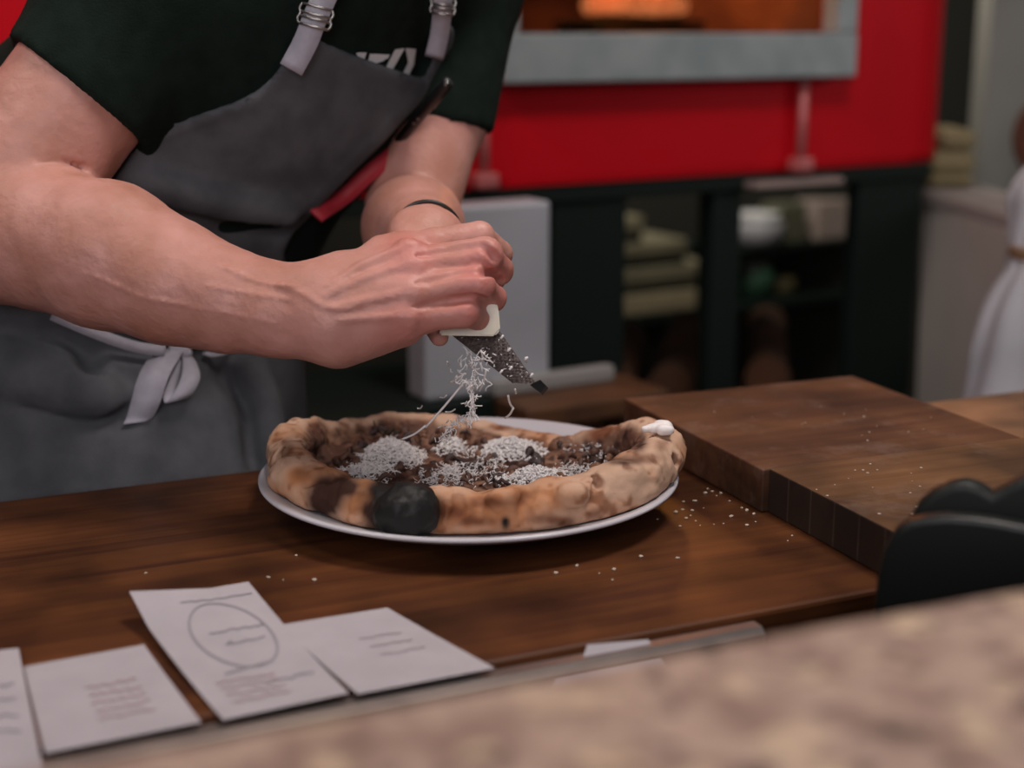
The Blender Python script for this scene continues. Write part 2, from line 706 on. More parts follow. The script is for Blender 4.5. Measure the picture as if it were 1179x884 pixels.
# ticket rail along the counter's front edge
rl = empty('ticket_rail', 'narrow metal ticket rail along the front edge of the wooden counter', 'rail', (0, 0, 0), FA)
bm = bmesh.new()
pr = [(0, .001), (0, .012), (.004, .016), (.013, .016), (.017, .012), (.017, -.016), (.0135, -.016), (.0135, .010), (.003, .010), (.003, .001)]
x0, x1 = -.75, xe - .10
a = [bm.verts.new((x0, yf - .001 - q, .8812 + z)) for q, z in pr]
b = [bm.verts.new((x1, yf - .001 - q, .8812 + z)) for q, z in pr]
n = len(pr)
for i in range(n):
    bm.faces.new((a[i], b[i], b[(i + 1) % n], a[(i + 1) % n]))
bm.faces.new(a)
bm.faces.new(b[::-1])
bmesh.ops.recalc_face_normals(bm, faces=bm.faces)
obj('rail_channel', bm, mat('rail_metal', (.32, .285, .265), .36, (.24, .215, .205), 30, metal=.75), rl, False)
bm = bmesh.new()
for k in range(24):
    x = x0 + .03 + k * (x1 - x0 - .06) / 23
    tube(bm, [(x, yf - .0085, .880), (x, yf - .0085, .8905)], .0035, 8)
obj('roller', bm, M['steel'], rl)['kind'] = 'stuff'

# granite bar top in front
gA_, gB_ = PZ(60, 876, 1.05), PZ(1179, 674, 1.05)
GA = math.atan2(gB_.y - gA_.y, gB_.x - gA_.x)
lg = lambda v: rz(v, -GA)
ge = lg(gA_)
gm = bpy.data.materials.new('granite')
gm.use_nodes = True
N, L = gm.node_tree.nodes, gm.node_tree.links
tc = N.new('ShaderNodeTexCoord')
prev = None
for sc_, lo, hi, c1, c2, sd in ((45, .42, .58, (.42, .295, .235), (.27, .175, .14), 0), (58, .56, .67, None, (.085, .055, .048), 3), (30, .64, .72, None, (.06, .042, .04), 9), (50, .57, .68, None, (.58, .43, .30), 17)):
    n = N.new('ShaderNodeTexNoise')
    n.inputs['Scale'].default_value = sc_
    n.inputs['Detail'].default_value = 3
    mp = N.new('ShaderNodeMapping')
    mp.inputs['Location'].default_value = (sd, sd * 2, 0)
    L.new(tc.outputs['Object'], mp.inputs[0])
    L.new(mp.outputs[0], n.inputs['Vector'])
    r = N.new('ShaderNodeValToRGB')
    r.color_ramp.elements[0].position, r.color_ramp.elements[1].position = lo, hi
    L.new(n.outputs['Fac'], r.inputs[0])
    mx = N.new('ShaderNodeMix')
    mx.data_type = 'RGBA'
    L.new(r.outputs[0], mx.inputs[0])
    if prev is None:
        mx.inputs[6].default_value = (*c1, 1)
    else:
        L.new(prev, mx.inputs[6])
    mx.inputs[7].default_value = (*c2, 1)
    prev = mx.outputs[2]
L.new(prev, N['Principled BSDF'].inputs['Base Color'])
N['Principled BSDF'].inputs['Roughness'].default_value = .5
N['Principled BSDF'].inputs['Specular IOR Level'].default_value = .25
gb = empty('granite_bar', 'beige speckled granite bar top filling the bottom of the view', 'bar counter', (0, 0, 0), GA)
obj('bar_top', boxm(-1.3, 1.5, ge.y - .5, ge.y, 1.02, 1.05, .006, 3), gm, gb, False)
obj('bar_front', boxm(-1.25, 1.45, ge.y - .30, ge.y - .06, 0, 1.0195), mat('bar_front_paint', (.05, .04, .035), .7, (.04, .03, .03), 6), gb, False)

# lower wood table beyond the boards at right
tb = empty('side_table', 'pale brown wooden table beyond the right end of the boards', 'table', (0, 0, 0), FA)
ty = lc(PZ(1125, 455, .9)).y
obj('table_top', boxm(xt + .003, xt + .8, yf + .05, ty, .865, .8995, .003), M['table'], tb, False)
for sx in (xt + .04, xt + .72):
    for sy in (yf + .08, ty - .08):
        obj('leg', boxm(sx, sx + .05, sy, sy + .05, 0, .8645), M['table'], tb, False)

# black rounded stand between counter and bar
st = empty('black_stand', 'black rounded-top plastic stand rising behind the granite at right', 'stand')
Q0 = P(1100, 690, .835)
ex = rz((1, 0, 0), math.radians(-21))
ey = rz((0, 1, 0), math.radians(-21))


def arch(px_list, base, depth, mname, r=.004):
    """rounded upright slab with the outline px_list in the plane through base"""
    bm = bmesh.new()
    pts = [PPL(x, y, base, ey) for x, y in px_list]
    a = [bm.verts.new(p) for p in pts]
    f = bm.faces.new(a)
    e = bmesh.ops.extrude_face_region(bm, geom=[f])
    vs = [v for v in e['geom'] if isinstance(v, bmesh.types.BMVert)]
    for v in vs:
        v.co += ey * depth
    bmesh.ops.recalc_face_normals(bm, faces=bm.faces)
    es = [ed for ed in bm.edges if abs((ed.verts[0].co - ed.verts[1].co).normalized().dot(ey)) < .5]
    bmesh.ops.bevel(bm, geom=es, offset=r, segments=4, affect='EDGES', profile=.6)
    return bm


ar = [(1006, 720), (1007, 690), (1010, 662), (1017, 634), (1030, 612), (1046, 601), (1066, 597), (1090, 595), (1120, 597), (1150, 601), (1180, 607), (1206, 616), (1226, 634), (1237, 660), (1242, 690), (1243, 720)]
o = obj('body', arch(ar, Q0, .014, 'black', .004), mat('stand_plastic', (.004, .006, .005), .42, spec=.5), st)
sharp(o, 50)
ar2 = [(1040, 640), (1046, 600), (1058, 580), (1074, 567), (1094, 558), (1112, 556), (1128, 561), (1142, 570), (1160, 560), (1182, 549), (1206, 548), (1228, 560), (1240, 590), (1242, 640)]
o = obj('rear_hood', arch(ar2, Q0 + ey * .030, .016, 'black', .005), mat('hood_plastic', (.005, .0075, .006), .5, spec=.4), st)
sharp(o, 50)
zb = min(v.co.z for v in st.children[0].data.vertices)
c_ = Q0 + ey * .03
bm = bmesh.new()
box(bm, -.040, .05, -.045, .06, zb - .012, zb + .002, .003)
for v in bm.verts:
    q = ex * v.co.x + ey * v.co.y
    v.co = Vector((c_.x + q.x, c_.y + q.y, v.co.z))
obj('foot_plate', bm, M['black'], st, False)
ld = struct(obj('trim_1', boxm(xe + .03, xe + .35, yf - .12, yf - .02, zb - .04, zb - .0122), mat('ledge_paint', (.02, .018, .016), .7), None, False))
ld.rotation_euler.z = FA
ld.location = (0, 0, 0)

# ================================================================== plate
PC = Vector((-.0335, 1.1055, 0))
pl = bmesh.new()
prof = [(0, .9035), (.085, .9035), (.088, .9005), (.094, .9005), (.098, .9042), (.118, .9075), (.140, .9135), (.156, .9205), (.1605, .9222), (.1625, .9232), (.1628, .9248), (.1612, .9258),
        (.1580, .9255), (.150, .9218), (.138, .9170), (.120, .9120), (.105, .9090), (.09, .9078), (0, .9075)]
prof[0] = (.0005, .9035)
prof[-1] = (.0005, .9075)
lathe(pl, prof, 128, 0, 0)
plo = obj('plate', pl, M['plate'])
plo.location = PC
tag(plo, 'round white glazed plate under the pizza on the wooden counter', 'plate')

# ================================================================== receipts under the rail
def sheet(px, z0, lifts, nx=22, ny=28):
    """paper: four frame corners (top-left, top-right, bottom-right, bottom-left); lifts(u,v) gives the height"""
    tl, tr, br_, bl = [PZ(x, y, z0) for x, y in px]
    bm = bmesh.new()
    g = []
    for j in range(ny + 1):
        v = j / ny
        r = []
        for i in range(nx + 1):
            u = i / nx
            p = (tl * (1 - u) + tr * u) * (1 - v) + (bl * (1 - u) + br_ * u) * v
            p.z = z0 + lifts(u, v)
            r.append(bm.verts.new(p))
        g.append(r)
    for j in range(ny):
        for i in range(nx):
            bm.faces.new((g[j][i], g[j + 1][i], g[j + 1][i + 1], g[j][i + 1]))
    bmesh.ops.recalc_face_normals(bm, faces=bm.faces)
    if sum(f.normal.z for f in bm.faces) < 0:
        bmesh.ops.reverse_faces(bm, faces=bm.faces)
    bmesh.ops.solidify(bm, geom=bm.faces[:], thickness=.00018)
    bmesh.ops.recalc_face_normals(bm, faces=bm.faces)
    return bm, (lambda u, v: ((tl * (1 - u) + tr * u) * (1 - v) + (bl * (1 - u) + br_ * u) * v) + Vector((0, 0, lifts(u, v) + .0005)))


def stroke(bm, at, uv, r=.0005):
    pts = [at(u, v) for u, v in uv]
    for k in range(len(pts) - 1):
        t = pts[k + 1] - pts[k]
    sides = []
    for k in range(len(pts)):
        t = (pts[min(k + 1, len(pts) - 1)] - pts[max(k - 1, 0)])
        sides.append(Vector((-t.y, t.x, 0)).normalized() * r)
    ribbon(bm, pts, sides, .0001)
    bmesh.ops.recalc_face_normals(bm, faces=bm.faces)


def scrawl(u0, u1, v, amp, n, seed):
    rr = random.Random(seed)
    return [(u0 + (u1 - u0) * k / n, v + amp * rr.uniform(-1, 1)) for k in range(n + 1)]


sheets = [
    ([(-60, 764), (22, 754), (52, 900), (-70, 905)], lambda u, v: .0016 + .003 * (1 - v) ** 2, 'white paper receipt cut off by the left frame edge'),
    ([(27, 768), (166, 746), (232, 832), (52, 868)], lambda u, v: .0004 + .002 * (1 - v) ** 2 * u, 'flat white receipt with faint pink print, left of the stamped receipt'),
    ([(151, 712), (287, 688), (402, 800), (257, 831)], lambda u, v: .0012 + .010 * (1 - v) ** 2 + .007 * max(0, .22 - v) / .22 * max(0, 1 - u * 1.5), 'curled white receipt with a round grey stamp, raised above its neighbours'),
    ([(324, 727), (446, 703), (570, 770), (412, 800)], lambda u, v: .0006 + .004 * (1 - v) ** 2 * (1 - u * .6), 'white receipt with barely visible print, right of the stamped receipt'),
]
pz = []
for k, (c4, lf, lab) in enumerate(sheets):
    bm, at = sheet(c4, .9005, lf)
    o = obj('paper_receipt', bm, M['paper'], None, False)
    tag(o, lab, 'receipt', 'paper receipts along the ticket rail')
    pz.append((o, at))
o, at = pz[2]
bm = bmesh.new()
stroke(bm, at, [(.56 + .30 * math.cos(a), .40 + .27 * math.sin(a)) for a in np.linspace(0, 2 * PI, 40)], .0007)
stroke(bm, at, scrawl(.40, .86, .36, .01, 14, 3), .0008)
stroke(bm, at, scrawl(.45, .78, .46, .008, 12, 5), .0006)
stroke(bm, at, [(.5, .44), (.51, .45), (.50, .46), (.49, .45), (.5, .44)], .001)
stroke(bm, at, [(.28, .68), (.45, .665), (.68, .65)], .0011)
stroke(bm, at, scrawl(.35, .95, .10, .006, 14, 9), .0006)
stroke(bm, at, scrawl(.5, .9, .80, .012, 10, 19), .0010)
obj('stamp_marks', bm, M['ink'], o, False)['label'] = 'round grey stamp and handwriting'
bm = bmesh.new()
for q in range(4):
    stroke(bm, at, scrawl(.16, .62, .74 + .05 * q, .012, 12, 30 + q), .0012)
obj('red_print', bm, M['redink'], o, False)['label'] = 'faint pink print lines'
o, at = pz[1]
bm = bmesh.new()
for q in range(5):
    stroke(bm, at, scrawl(.40, .78, .40 + .09 * q, .02, 10, 50 + q), .0014)
obj('red_print', bm, M['redink'], o, False)['label'] = 'faint pink print lines'
o, at = pz[0]
bm = bmesh.new()
for q in range(4):
    stroke(bm, at, scrawl(.2, .85, .3 + .12 * q, .01, 10, 60 + q), .0008)
obj('printed_lines', bm, M['ink'], o, False)
o, at = pz[3]
bm = bmesh.new()
for q in range(3):
    stroke(bm, at, scrawl(.45, .8, .35 + .12 * q, .012, 10, 80 + q), .0010)
obj('red_print', bm, mat('pale_pink_ink', (.40, .345, .375), .9), o, False)['label'] = 'very faint pink print'
# a receipt standing up out of the rail
bm = bmesh.new()
base = PZ(705, 738, .901)
pn = rz((0, -.55, .83), FA)
pts = [PPL(x, y, base, pn) for x, y in ((630, 800), (640, 778), (668, 768), (676, 742), (746, 736), (768, 766), (774, 800))]
prism(bm, pts, pn * -.0004)
tag(obj('paper_receipt', bm, M['paper'], None, False), 'small white receipt leaning over the rail behind the granite, apart from the others', 'receipt', 'paper receipts along the ticket rail')

# ================================================================== pizza
pzz = empty('pizza', 'charred pizza with mushrooms and grated cheese on the white plate', 'pizza', (PC.x, PC.y, .908))
PO = Vector(pzz.location)
ring = [(338, 550, .0175), (333, 522, .0165), (352, 503, .0150), (392, 496, .0100), (440, 492, .0095), (490, 491, .0095), (535, 494, .0085), (580, 500, .007), (625, 508, .0065), (668, 512, .0075),
        (705, 510, .0125), (738, 508, .0165), (760, 519, .0180), (748, 543, .0195), (716, 562, .0195), (680, 574, .0180), (640, 581, .0165), (600, 586, .0150), (560, 588, .0150), (515, 588, .0155),
        (470, 586, .0155), (430, 582, .0165), (392, 573, .0165), (360, 563, .0165)]
PRF = ([0, .09, .105, .12, .138, .15, .158, .165], [.9078, .9080, .9093, .9123, .9174, .9222, .9260, .9262])
plate_z = lambda p: float(np.interp(math.hypot(p.x - PC.x, p.y - PC.y), *PRF))
rp = []
for i, (x, y, r) in enumerate(ring):
    zc = .9115 + r * .92
    for _ in range(6):
        p = PZ(x, y, zc)
        zc = max(.9115 + r * .92, plate_z(p) + r * .80)
    p = PZ(x, y, zc)
    rp.append((p, r))
cr = []
nr = len(rp)
loopc = spline([q[0] for q in rp] + [rp[0][0]], 3)[:-1]
loopr = np.interp(np.arange(nr * 3) / 3, np.arange(nr + 1), [q[1] for q in rp] + [rp[0][1]])
for i in range(nr * 3):
    j = (i + 1) % (nr * 3)
    cr.append(('cone', tuple(loopc[i]), tuple(loopc[j]), loopr[i], loopr[j], .006))
cx = sum((p for p in loopc), Vector()) / len(loopc)
f = Field((-.23, .92, .903), (.16, 1.29, .965), .0018)
f.add(cr)
# thin base filling the ring
X, Y = np.meshgrid(f.ax[0], f.ax[1], indexing='ij')
sd2 = poly_sd(X.ravel(), Y.ravel(), [(p.x, p.y) for p in loopc]).reshape(X.shape)
zz = f.ax[2][None, None, :]
pts2 = np.stack([X.ravel(), Y.ravel(), np.zeros(X.size)], 1)
pzr = np.interp(np.hypot(X - PC.x, Y - PC.y), *PRF)
top = np.maximum(.9190, pzr + .0055)[:, :, None] + (.003 * vnoise(pts2, 60, 2) + .003 * vnoise(pts2, 130, 5)).reshape(X.shape)[:, :, None]
base = np.maximum(np.maximum(sd2[:, :, None], zz - top), .9098 - zz)
f.D = comb(f.D, base.astype(np.float32), .008, False)
f.D = np.maximum(f.D, (.9096 - zz).astype(np.float32))
f.D = np.maximum(f.D, (pzr[:, :, None] - zz).astype(np.float32))
# blistered, lumpy surface
idx, pp = f.near(.012)
big = np.clip((pp[:, 2] - .913) / .006, 0, 1)
f.D[idx] += (big * (.0065 * vnoise(pp, 38, 1) + .0045 * vnoise(pp, 85, 4) + .0018 * vnoise(pp, 190, 14)) + .0010 * vnoise(pp, 330, 8)).astype(np.float32)
for (x, y, r, z) in ((352, 500, .009, .937), (340, 536, .010, .938), (410, 568, .009, .936), (575, 575, .008, .938), (716, 548, .010, .944), (742, 498, .008, .944), (655, 570, .009, .940), (765, 512, .009, .94)):
    p = PZ(x, y, z)
    f.add([('cone', tuple(p), tuple(p + Vector((.006, .002, 0))), r, r, .008)])
for path, r in (([(318, 530), (340, 520), (372, 528), (385, 540)], .0035), ([(372, 484), (378, 496), (392, 508)], .003), ([(352, 556), (368, 548), (384, 552)], .003), ([(680, 582), (690, 566), (684, 552)], .003),
                ([(776, 532), (760, 526), (738, 527), (715, 533)], .0036), ([(520, 600), (530, 585), (528, 572)], .0024), ([(610, 600), (604, 582), (612, 566)], .0022), ([(430, 486), (452, 494), (462, 500)], .0025), ([(412, 600), (416, 580), (424, 566)], .003), ([(500, 604), (504, 586), (500, 570)], .0028)):
    q = [PZ(x, y, .9115 + .030) for x, y in path]
    qq = []
    for v in spline(q, 4):
        dv_ = (v - Vector((0, 0, CZ))).normalized()
        t_ = 0
        for _ in range(60):
            w = v + dv_ * t_ * 1.0
            ii = np.round((np.array(w) - f.lo) / f.h).astype(int)
            if np.all(ii >= 0) and np.all(ii < f.n) and f.D[tuple(ii)] < .0004:
                break
            t_ += .0012
        qq.append(v + dv_ * t_)
    f.add([('sub', tuple(a), tuple(b), r, r, .005) for a, b in zip(qq, qq[1:])])
f.D = np.maximum(f.D, (pzr[:, :, None] + .0004 - zz).astype(np.float32))
me = relax(f.mesh('crust'), 1, .4)
V, Q = mesh_arrays(me)
V = V.astype(float)
n1, n2, n3 = vnoise(V, 38, 11) + .5, vnoise(V, 85, 12) + .5, vnoise(V, 220, 13) + .5
pale, tan, brown, dark, black = np.array((.57, .37, .26)), np.array((.47, .20, .085)), np.array((.16, .052, .022)), np.array((.045, .017, .011)), np.array((.009, .007, .007))
col = pale * np.ones((len(V), 1))


def mixc(c, w):
    global col
    w = np.clip(w, 0, 1)[:, None]
    col = col * (1 - w) + c * w


ins = np.clip((-poly_sd(V[:, 0], V[:, 1], [(p.x, p.y) for p in loopc]) - .010) / .006, 0, 1)
mixc(tan, np.clip((n1 * .55 + n2 * .4 + n3 * .15 - .52) * 2.6, 0, .85))
mixc(brown, np.clip((n2 * .5 + n3 * .5 - .57) * 4.5, 0, .7))
vx, vy, vd = to_px(V)
front = V[:, 1] < 1.16
for (x, y, rx, ry, c, s) in ((420, 572, 30, 26, tan, .9), (545, 588, 70, 22, tan, .85), (620, 575, 50, 18, tan, .6), (374, 572, 20, 24, dark, 1.4), (392, 560, 24, 14, dark, 1.2), (430, 588, 16, 26, dark, .9), (437, 562, 14, 10, dark, .8), (446, 575, 18, 44, black, 1.3),
                         (505, 586, 18, 14, brown, .8), (525, 590, 24, 10, brown, .75), (560, 578, 26, 7, brown, .8), (545, 600, 30, 6, brown, .7), (582, 602, 5, 8, black, 1.), (628, 598, 20, 6, brown, .75), (650, 600, 12, 5, brown, .7), (684, 590, 10, 8, brown, .6), (600, 572, 14, 8, brown, .6),
                         (345, 548, 17, 12, tan, .95), (350, 545, 14, 9, brown, .55), (330, 520, 8, 16, brown, .5), (364, 492, 12, 9, brown, .9), (372, 495, 7, 6, dark, .5), (735, 510, 10, 11, dark, .85), (722, 500, 14, 8, brown, .8), (690, 500, 18, 14, brown, .8), (738, 528, 26, 6, brown, .6), (718, 531, 22, 5, dark, .7), (762, 512, 8, 7, brown, .5), (700, 495, 10, 8, brown, .8),
                         (455, 488, 20, 5, tan, .7), (485, 487, 16, 6, brown, .7), (580, 492, 20, 4, brown, .7)):
    w = np.exp(-(((vx - x) / rx) ** 2 + ((vy - y) / ry) ** 2) ** 1.5) * s
    w *= np.where(y > 540, front, 1) * (.85 + .6 * n3)
    mixc(c, w)
n4 = vnoise(V, 420, 15) + .5
mixc(np.array((.11, .045, .03)), ins * .92)
mixc(np.array((.30, .16, .10)), ins * np.clip((n2 * .5 + n4 * .5 - .50) * 5, 0, .8))
mixc(np.array((.03, .014, .012)), ins * np.clip((n3 * .6 + n4 * .4 - .52) * 6, 0, .85))
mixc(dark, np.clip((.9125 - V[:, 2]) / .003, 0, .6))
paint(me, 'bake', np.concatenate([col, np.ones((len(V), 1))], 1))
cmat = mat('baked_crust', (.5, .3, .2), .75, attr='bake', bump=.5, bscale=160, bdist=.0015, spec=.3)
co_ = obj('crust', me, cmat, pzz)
co_.matrix_parent_inverse = Matrix.Translation(-PO)


def onp(o):
    o.matrix_parent_inverse = Matrix.Translation(-PO)
    return o


def blob(c, r, amp, scale, h, seed, sq=(1, 1, 1)):
    f = Field([c[k] - r * sq[k] - .006 for k in range(3)], [c[k] + r * sq[k] + .006 for k in range(3)], h)
    f.D[:] = pdist(('ell', tuple(c), np.eye(3), [r * q for q in sq], .01), f.ax[0][:, None, None], f.ax[1][None, :, None], f.ax[2][None, None, :])
    idx, pp = f.near(.02)
    f.D[idx] += (amp * vnoise(pp, scale, seed) + amp * .4 * vnoise(pp, scale * 2.3, seed + 1)).astype(np.float32)
    return f.mesh('blob')


def bubble(c):
    f = Field(c - Vector((.035, .03, .03)), c + Vector((.035, .03, .03)), .0013)
    f.add([('cone', tuple(c + Vector(a)), tuple(c + Vector(b)), ra, rb, .008) for a, b, ra, rb in (((-.004, 0, .001), (.004, .002, .002), .0165, .0165), ((-.015, .003, -.004), (-.008, .006, .002), .0100, .0115), ((.010, .004, -.006), (.004, .006, .004), .0105, .012), ((0, -.004, -.010), (.004, 0, -.006), .010, .012), ((-.002, .004, .008), (.006, .006, .006), .0095, .008))])
    idx, pp = f.near(.02)
    f.D[idx] += (.0035 * vnoise(pp, 90, 3) + .0018 * vnoise(pp, 210, 5)).astype(np.float32)
    return relax(f.mesh('bubble'), 1)


p = PZ(469, 584, .934)
o = onp(obj('charred_bubble', bubble(p + Vector((0, -.003, -.002))), mat('char', (.006, .006, .006), .55, (.014, .013, .013), 40, .5, 120, spec=.3), pzz))
o['label'] = 'burnt black dough bubble'
# dark brown mushroom and onion shreds
mm = [mat('mushroom_brown', (.060, .026, .018), .6, (.12, .055, .035), 150, .5, 300),
      mat('mushroom_dark', (.026, .014, .013), .55, (.055, .028, .024), 150, .5, 300),
      mat('mushroom_tan', (.22, .105, .06), .6, (.15, .07, .04), 120, .4, 300)]
rr = random.Random(4)
inner = [(380, 545), (392, 520), (430, 505), (490, 500), (545, 506), (600, 512), (650, 522), (700, 522), (715, 535), (690, 553), (640, 568), (590, 573), (520, 573), (460, 566), (420, 560)]
ip = [(PZ(x, y, .92).x, PZ(x, y, .92).y) for x, y in inner]
bx = [min(q[0] for q in ip), max(q[0] for q in ip), min(q[1] for q in ip), max(q[1] for q in ip)]
k = 0
while k < 98:
    x, y = rr.uniform(bx[0], bx[1]), rr.uniform(bx[2], bx[3])
    if poly_sd(np.array([x]), np.array([y]), ip)[0] > .004:
        continue
    c = Vector((x, y, .9200 + rr.uniform(0, .006)))
    c.z = max(c.z, plate_z(c) + .008)
    a, L_, bend = rr.uniform(0, 2 * PI), rr.uniform(.007, .019), rr.uniform(-1.6, 1.6)
    pts, q, ang = [], c.copy(), a
    nn = 7
    for i in range(nn):
        pts.append(q + Vector((0, 0, .004 * math.sin(PI * i / (nn - 1)) * rr.uniform(.4, 1.4))))
        q = q + Vector((math.cos(ang), math.sin(ang), 0)) * L_ / nn
        ang += bend / nn
    r0 = rr.uniform(.0014, .0034)
    bm = bmesh.new()
    tube(bm, pts, [r0 * rr.uniform(.6, 1.2) * math.sin(PI * (i + .7) / (nn + .4)) + .0004 for i in range(nn)], 7)
    onp(obj('mushroom_shred', bm, rr.choice([mm[0], mm[0], mm[1], mm[2]]), pzz))
    k += 1
for (x, y, r, m_) in ((548, 500, .0085, 2), (645, 512, .010, 2), (600, 540, .010, 1), (575, 548, .009, 1), (545, 535, .010, 1), (470, 508, .011, 0), (515, 512, .010, 0), (690, 515, .010, 0), (480, 497, .010, 0), (660, 548, .010, 1), (615, 530, .008, 1), (405, 540, .010, 0), (395, 530, .009, 0), (500, 545, .011, 0), (690, 540, .010, 2), (430, 515, .010, 0)):
    p = PZ(x, y, .922)
    onp(obj('mushroom_chunk', blob(p, r, .006, 120, .0013, int(x), (1, 1.1, .55)), mm[m_], pzz))
# crisp dark leaf tips at the back
bm = bmesh.new()
for (x, y, dx, dy) in ((432, 500, -2, -17), (440, 498, 2, -9), (446, 500, 8, -11), (452, 500, 10, -4), (441, 501, -4, -7), (449, 497, 4, -9)):
    a = PZ(x, y, .925)
    b = PPL(x + dx, y + dy, a, (0, 1, 0))
    tube(bm, [a, (a + b) / 2 + Vector((.0006, .001, 0)), b], [.0024, .0018, .0002], 6)
o = onp(obj('crisp_herb', bm, mat('crisp_herb', (.035, .018, .010), .7, (.06, .035, .015), 100), pzz))


def shreds(bm, n, spot, rng, L=(.004, .009), r=(.00035, .0006)):
    for _ in range(n):
        c = spot(rng)
        d = Vector((rng.gauss(0, 1), rng.gauss(0, 1), rng.gauss(0, .45))).normalized()
        s = d.orthogonal().normalized() * rng.uniform(-.0018, .0018)
        l = rng.uniform(*L)
        q = rng.uniform(*r)
        tube(bm, [c - d * l / 2, c + s, c + d * l / 2], [q * .6, q, q * .6], 4)


rr = random.Random(11)


def pile(x, y, rx, ry, h):
    c = PZ(x, y, .924)

    def g(rng):
        while True:
            u, v = rng.gauss(0, .5), rng.gauss(0, .5)
            if u * u + v * v < 1.3:
                break
        return c + Vector((u * rx, v * ry, h * math.exp(-2.0 * (u * u + v * v)) * rng.uniform(.2, 1)))
    return g


bm = bmesh.new()
shreds(bm, 1500, pile(449, 527, .026, .036, .017), rr, (.003, .007), (.0003, .0005))
shreds(bm, 420, pile(420, 545, .022, .030, .006), rr)
shreds(bm, 1300, pile(586, 519, .028, .030, .011), rr, (.0015, .004), (.0005, .0009))
shreds(bm, 1000, pile(616, 551, .028, .020, .010), rr, (.0015, .004), (.0005, .0009))
shreds(bm, 330, pile(512, 548, .022, .036, .006), rr, (.003, .007), (.0003, .0005))
shreds(bm, 240, pile(665, 545, .026, .030, .004), rr, (.002, .005), (.0003, .0005))
shreds(bm, 200, pile(560, 540, .035, .05, .004), rr, (.002, .005), (.0003, .0005))
shreds(bm, 170, pile(520, 517, .015, .026, .010), rr)
shreds(bm, 120, pile(690, 515, .03, .05, .006), rr, (.002, .004))
o = onp(obj('grated_cheese', bm, M['cheese'], pzz))
o['kind'] = 'stuff'
o['label'] = 'white grated cheese in heaps'
# lump of fresh cheese on the right rim
f = Field(PZ(757, 494, .962) - Vector((.03, .03, .02)), PZ(757, 494, .962) + Vector((.03, .03, .02)), .001)
for (x, y, r) in ((742, 495, .0026), (747, 494, .003), (753, 494, .0042), (759, 492, .0052), (765, 493, .0056), (769, 496, .004), (762, 496, .0045)):
    p = PZ(x, y - 1, .962)
    f.add([('cone', tuple(p), tuple(p + Vector((.001, 0, 0))), r, r, .002)])
onp(obj('cheese_curd', f.mesh(), mat('curd', (.85, .80, .79), .5), pzz))['label'] = 'small white curd on the right rim'

# ================================================================== crumbs of cheese on the worktop and boards
rr = random.Random(21)
base_cr = []
cm = mat('cheese_crumb', (.48, .39, .32), .7)
for k in range(4):
    bm = bmesh.new()
    bmesh.ops.create_icosphere(bm, subdivisions=2, radius=1)
    for v in bm.verts:
        v.co *= 1 + .5 * (vnoise(np.array([v.co]), 1.3, k)[0])
        v.co.z *= .6
    me = bpy.data.meshes.new('cheese_crumb')
    bm.to_mesh(me)
    bm.free()
    me.materials.append(cm)
    me.polygons.foreach_set('use_smooth', [True] * len(me.polygons))
    base_cr.append(me)


def crumb(x, y, z, r, label, group):
    o = bpy.data.objects.new('cheese_crumb', rr.choice(base_cr))
    p = PZ(x, y, z)
    o.location = (p.x, p.y, z + r * .38)
    o.scale = (r, r * rr.uniform(.7, 1.3), r * rr.uniform(.7, 1))
    o.rotation_euler.z = rr.uniform(0, 6)
    C.objects.link(o)
    tag(o, label, 'crumb', group)


spots = [(757, 598), (790, 597), (795, 594), (801, 600), (783, 606), (806, 605), (812, 568), (820, 566), (825, 571), (830, 568), (840, 577), (854, 585), (860, 588), (787, 578), (833, 603), (860, 605), (870, 601), (778, 590), (797, 588), (842, 595), (800, 577), (815, 563), (868, 592), (822, 604), (707, 656), (664, 652), (738, 641), (780, 643), (705, 668), (690, 660), (912, 617), (907, 623), (640, 660), (810, 585), (786, 587), (326, 668), (362, 668), (309, 665), (341, 640), (168, 660)]
for x, y in spots:
    crumb(x, y, .90, rr.uniform(.0006, .0019), 'tiny pale cheese crumb on the bare wooden worktop', 'crumbs on the worktop')
for k in range(46):
    if k < 16:
        a, b_ = rr.uniform(0, 1), rr.uniform(0, 1)
        x, y = 800 + 270 * a + 40 * b_, 460 + 50 * b_ + 10 * a
        z = .9345
        crumb(x, y, z, rr.uniform(.0004, .0010), 'tiny pale crumb scattered over the dark back board', 'crumbs on the back board')
    else:
        a, b_ = rr.uniform(0, 1), rr.uniform(0, 1)
        x, y = 905 + 130 * b_ + 150 * a, 552 + 55 * b_ - 28 * a
        crumb(x, y, .9352, rr.uniform(.0005, .0013), 'tiny pale crumb scattered over the lighter front board', 'crumbs on the front board')

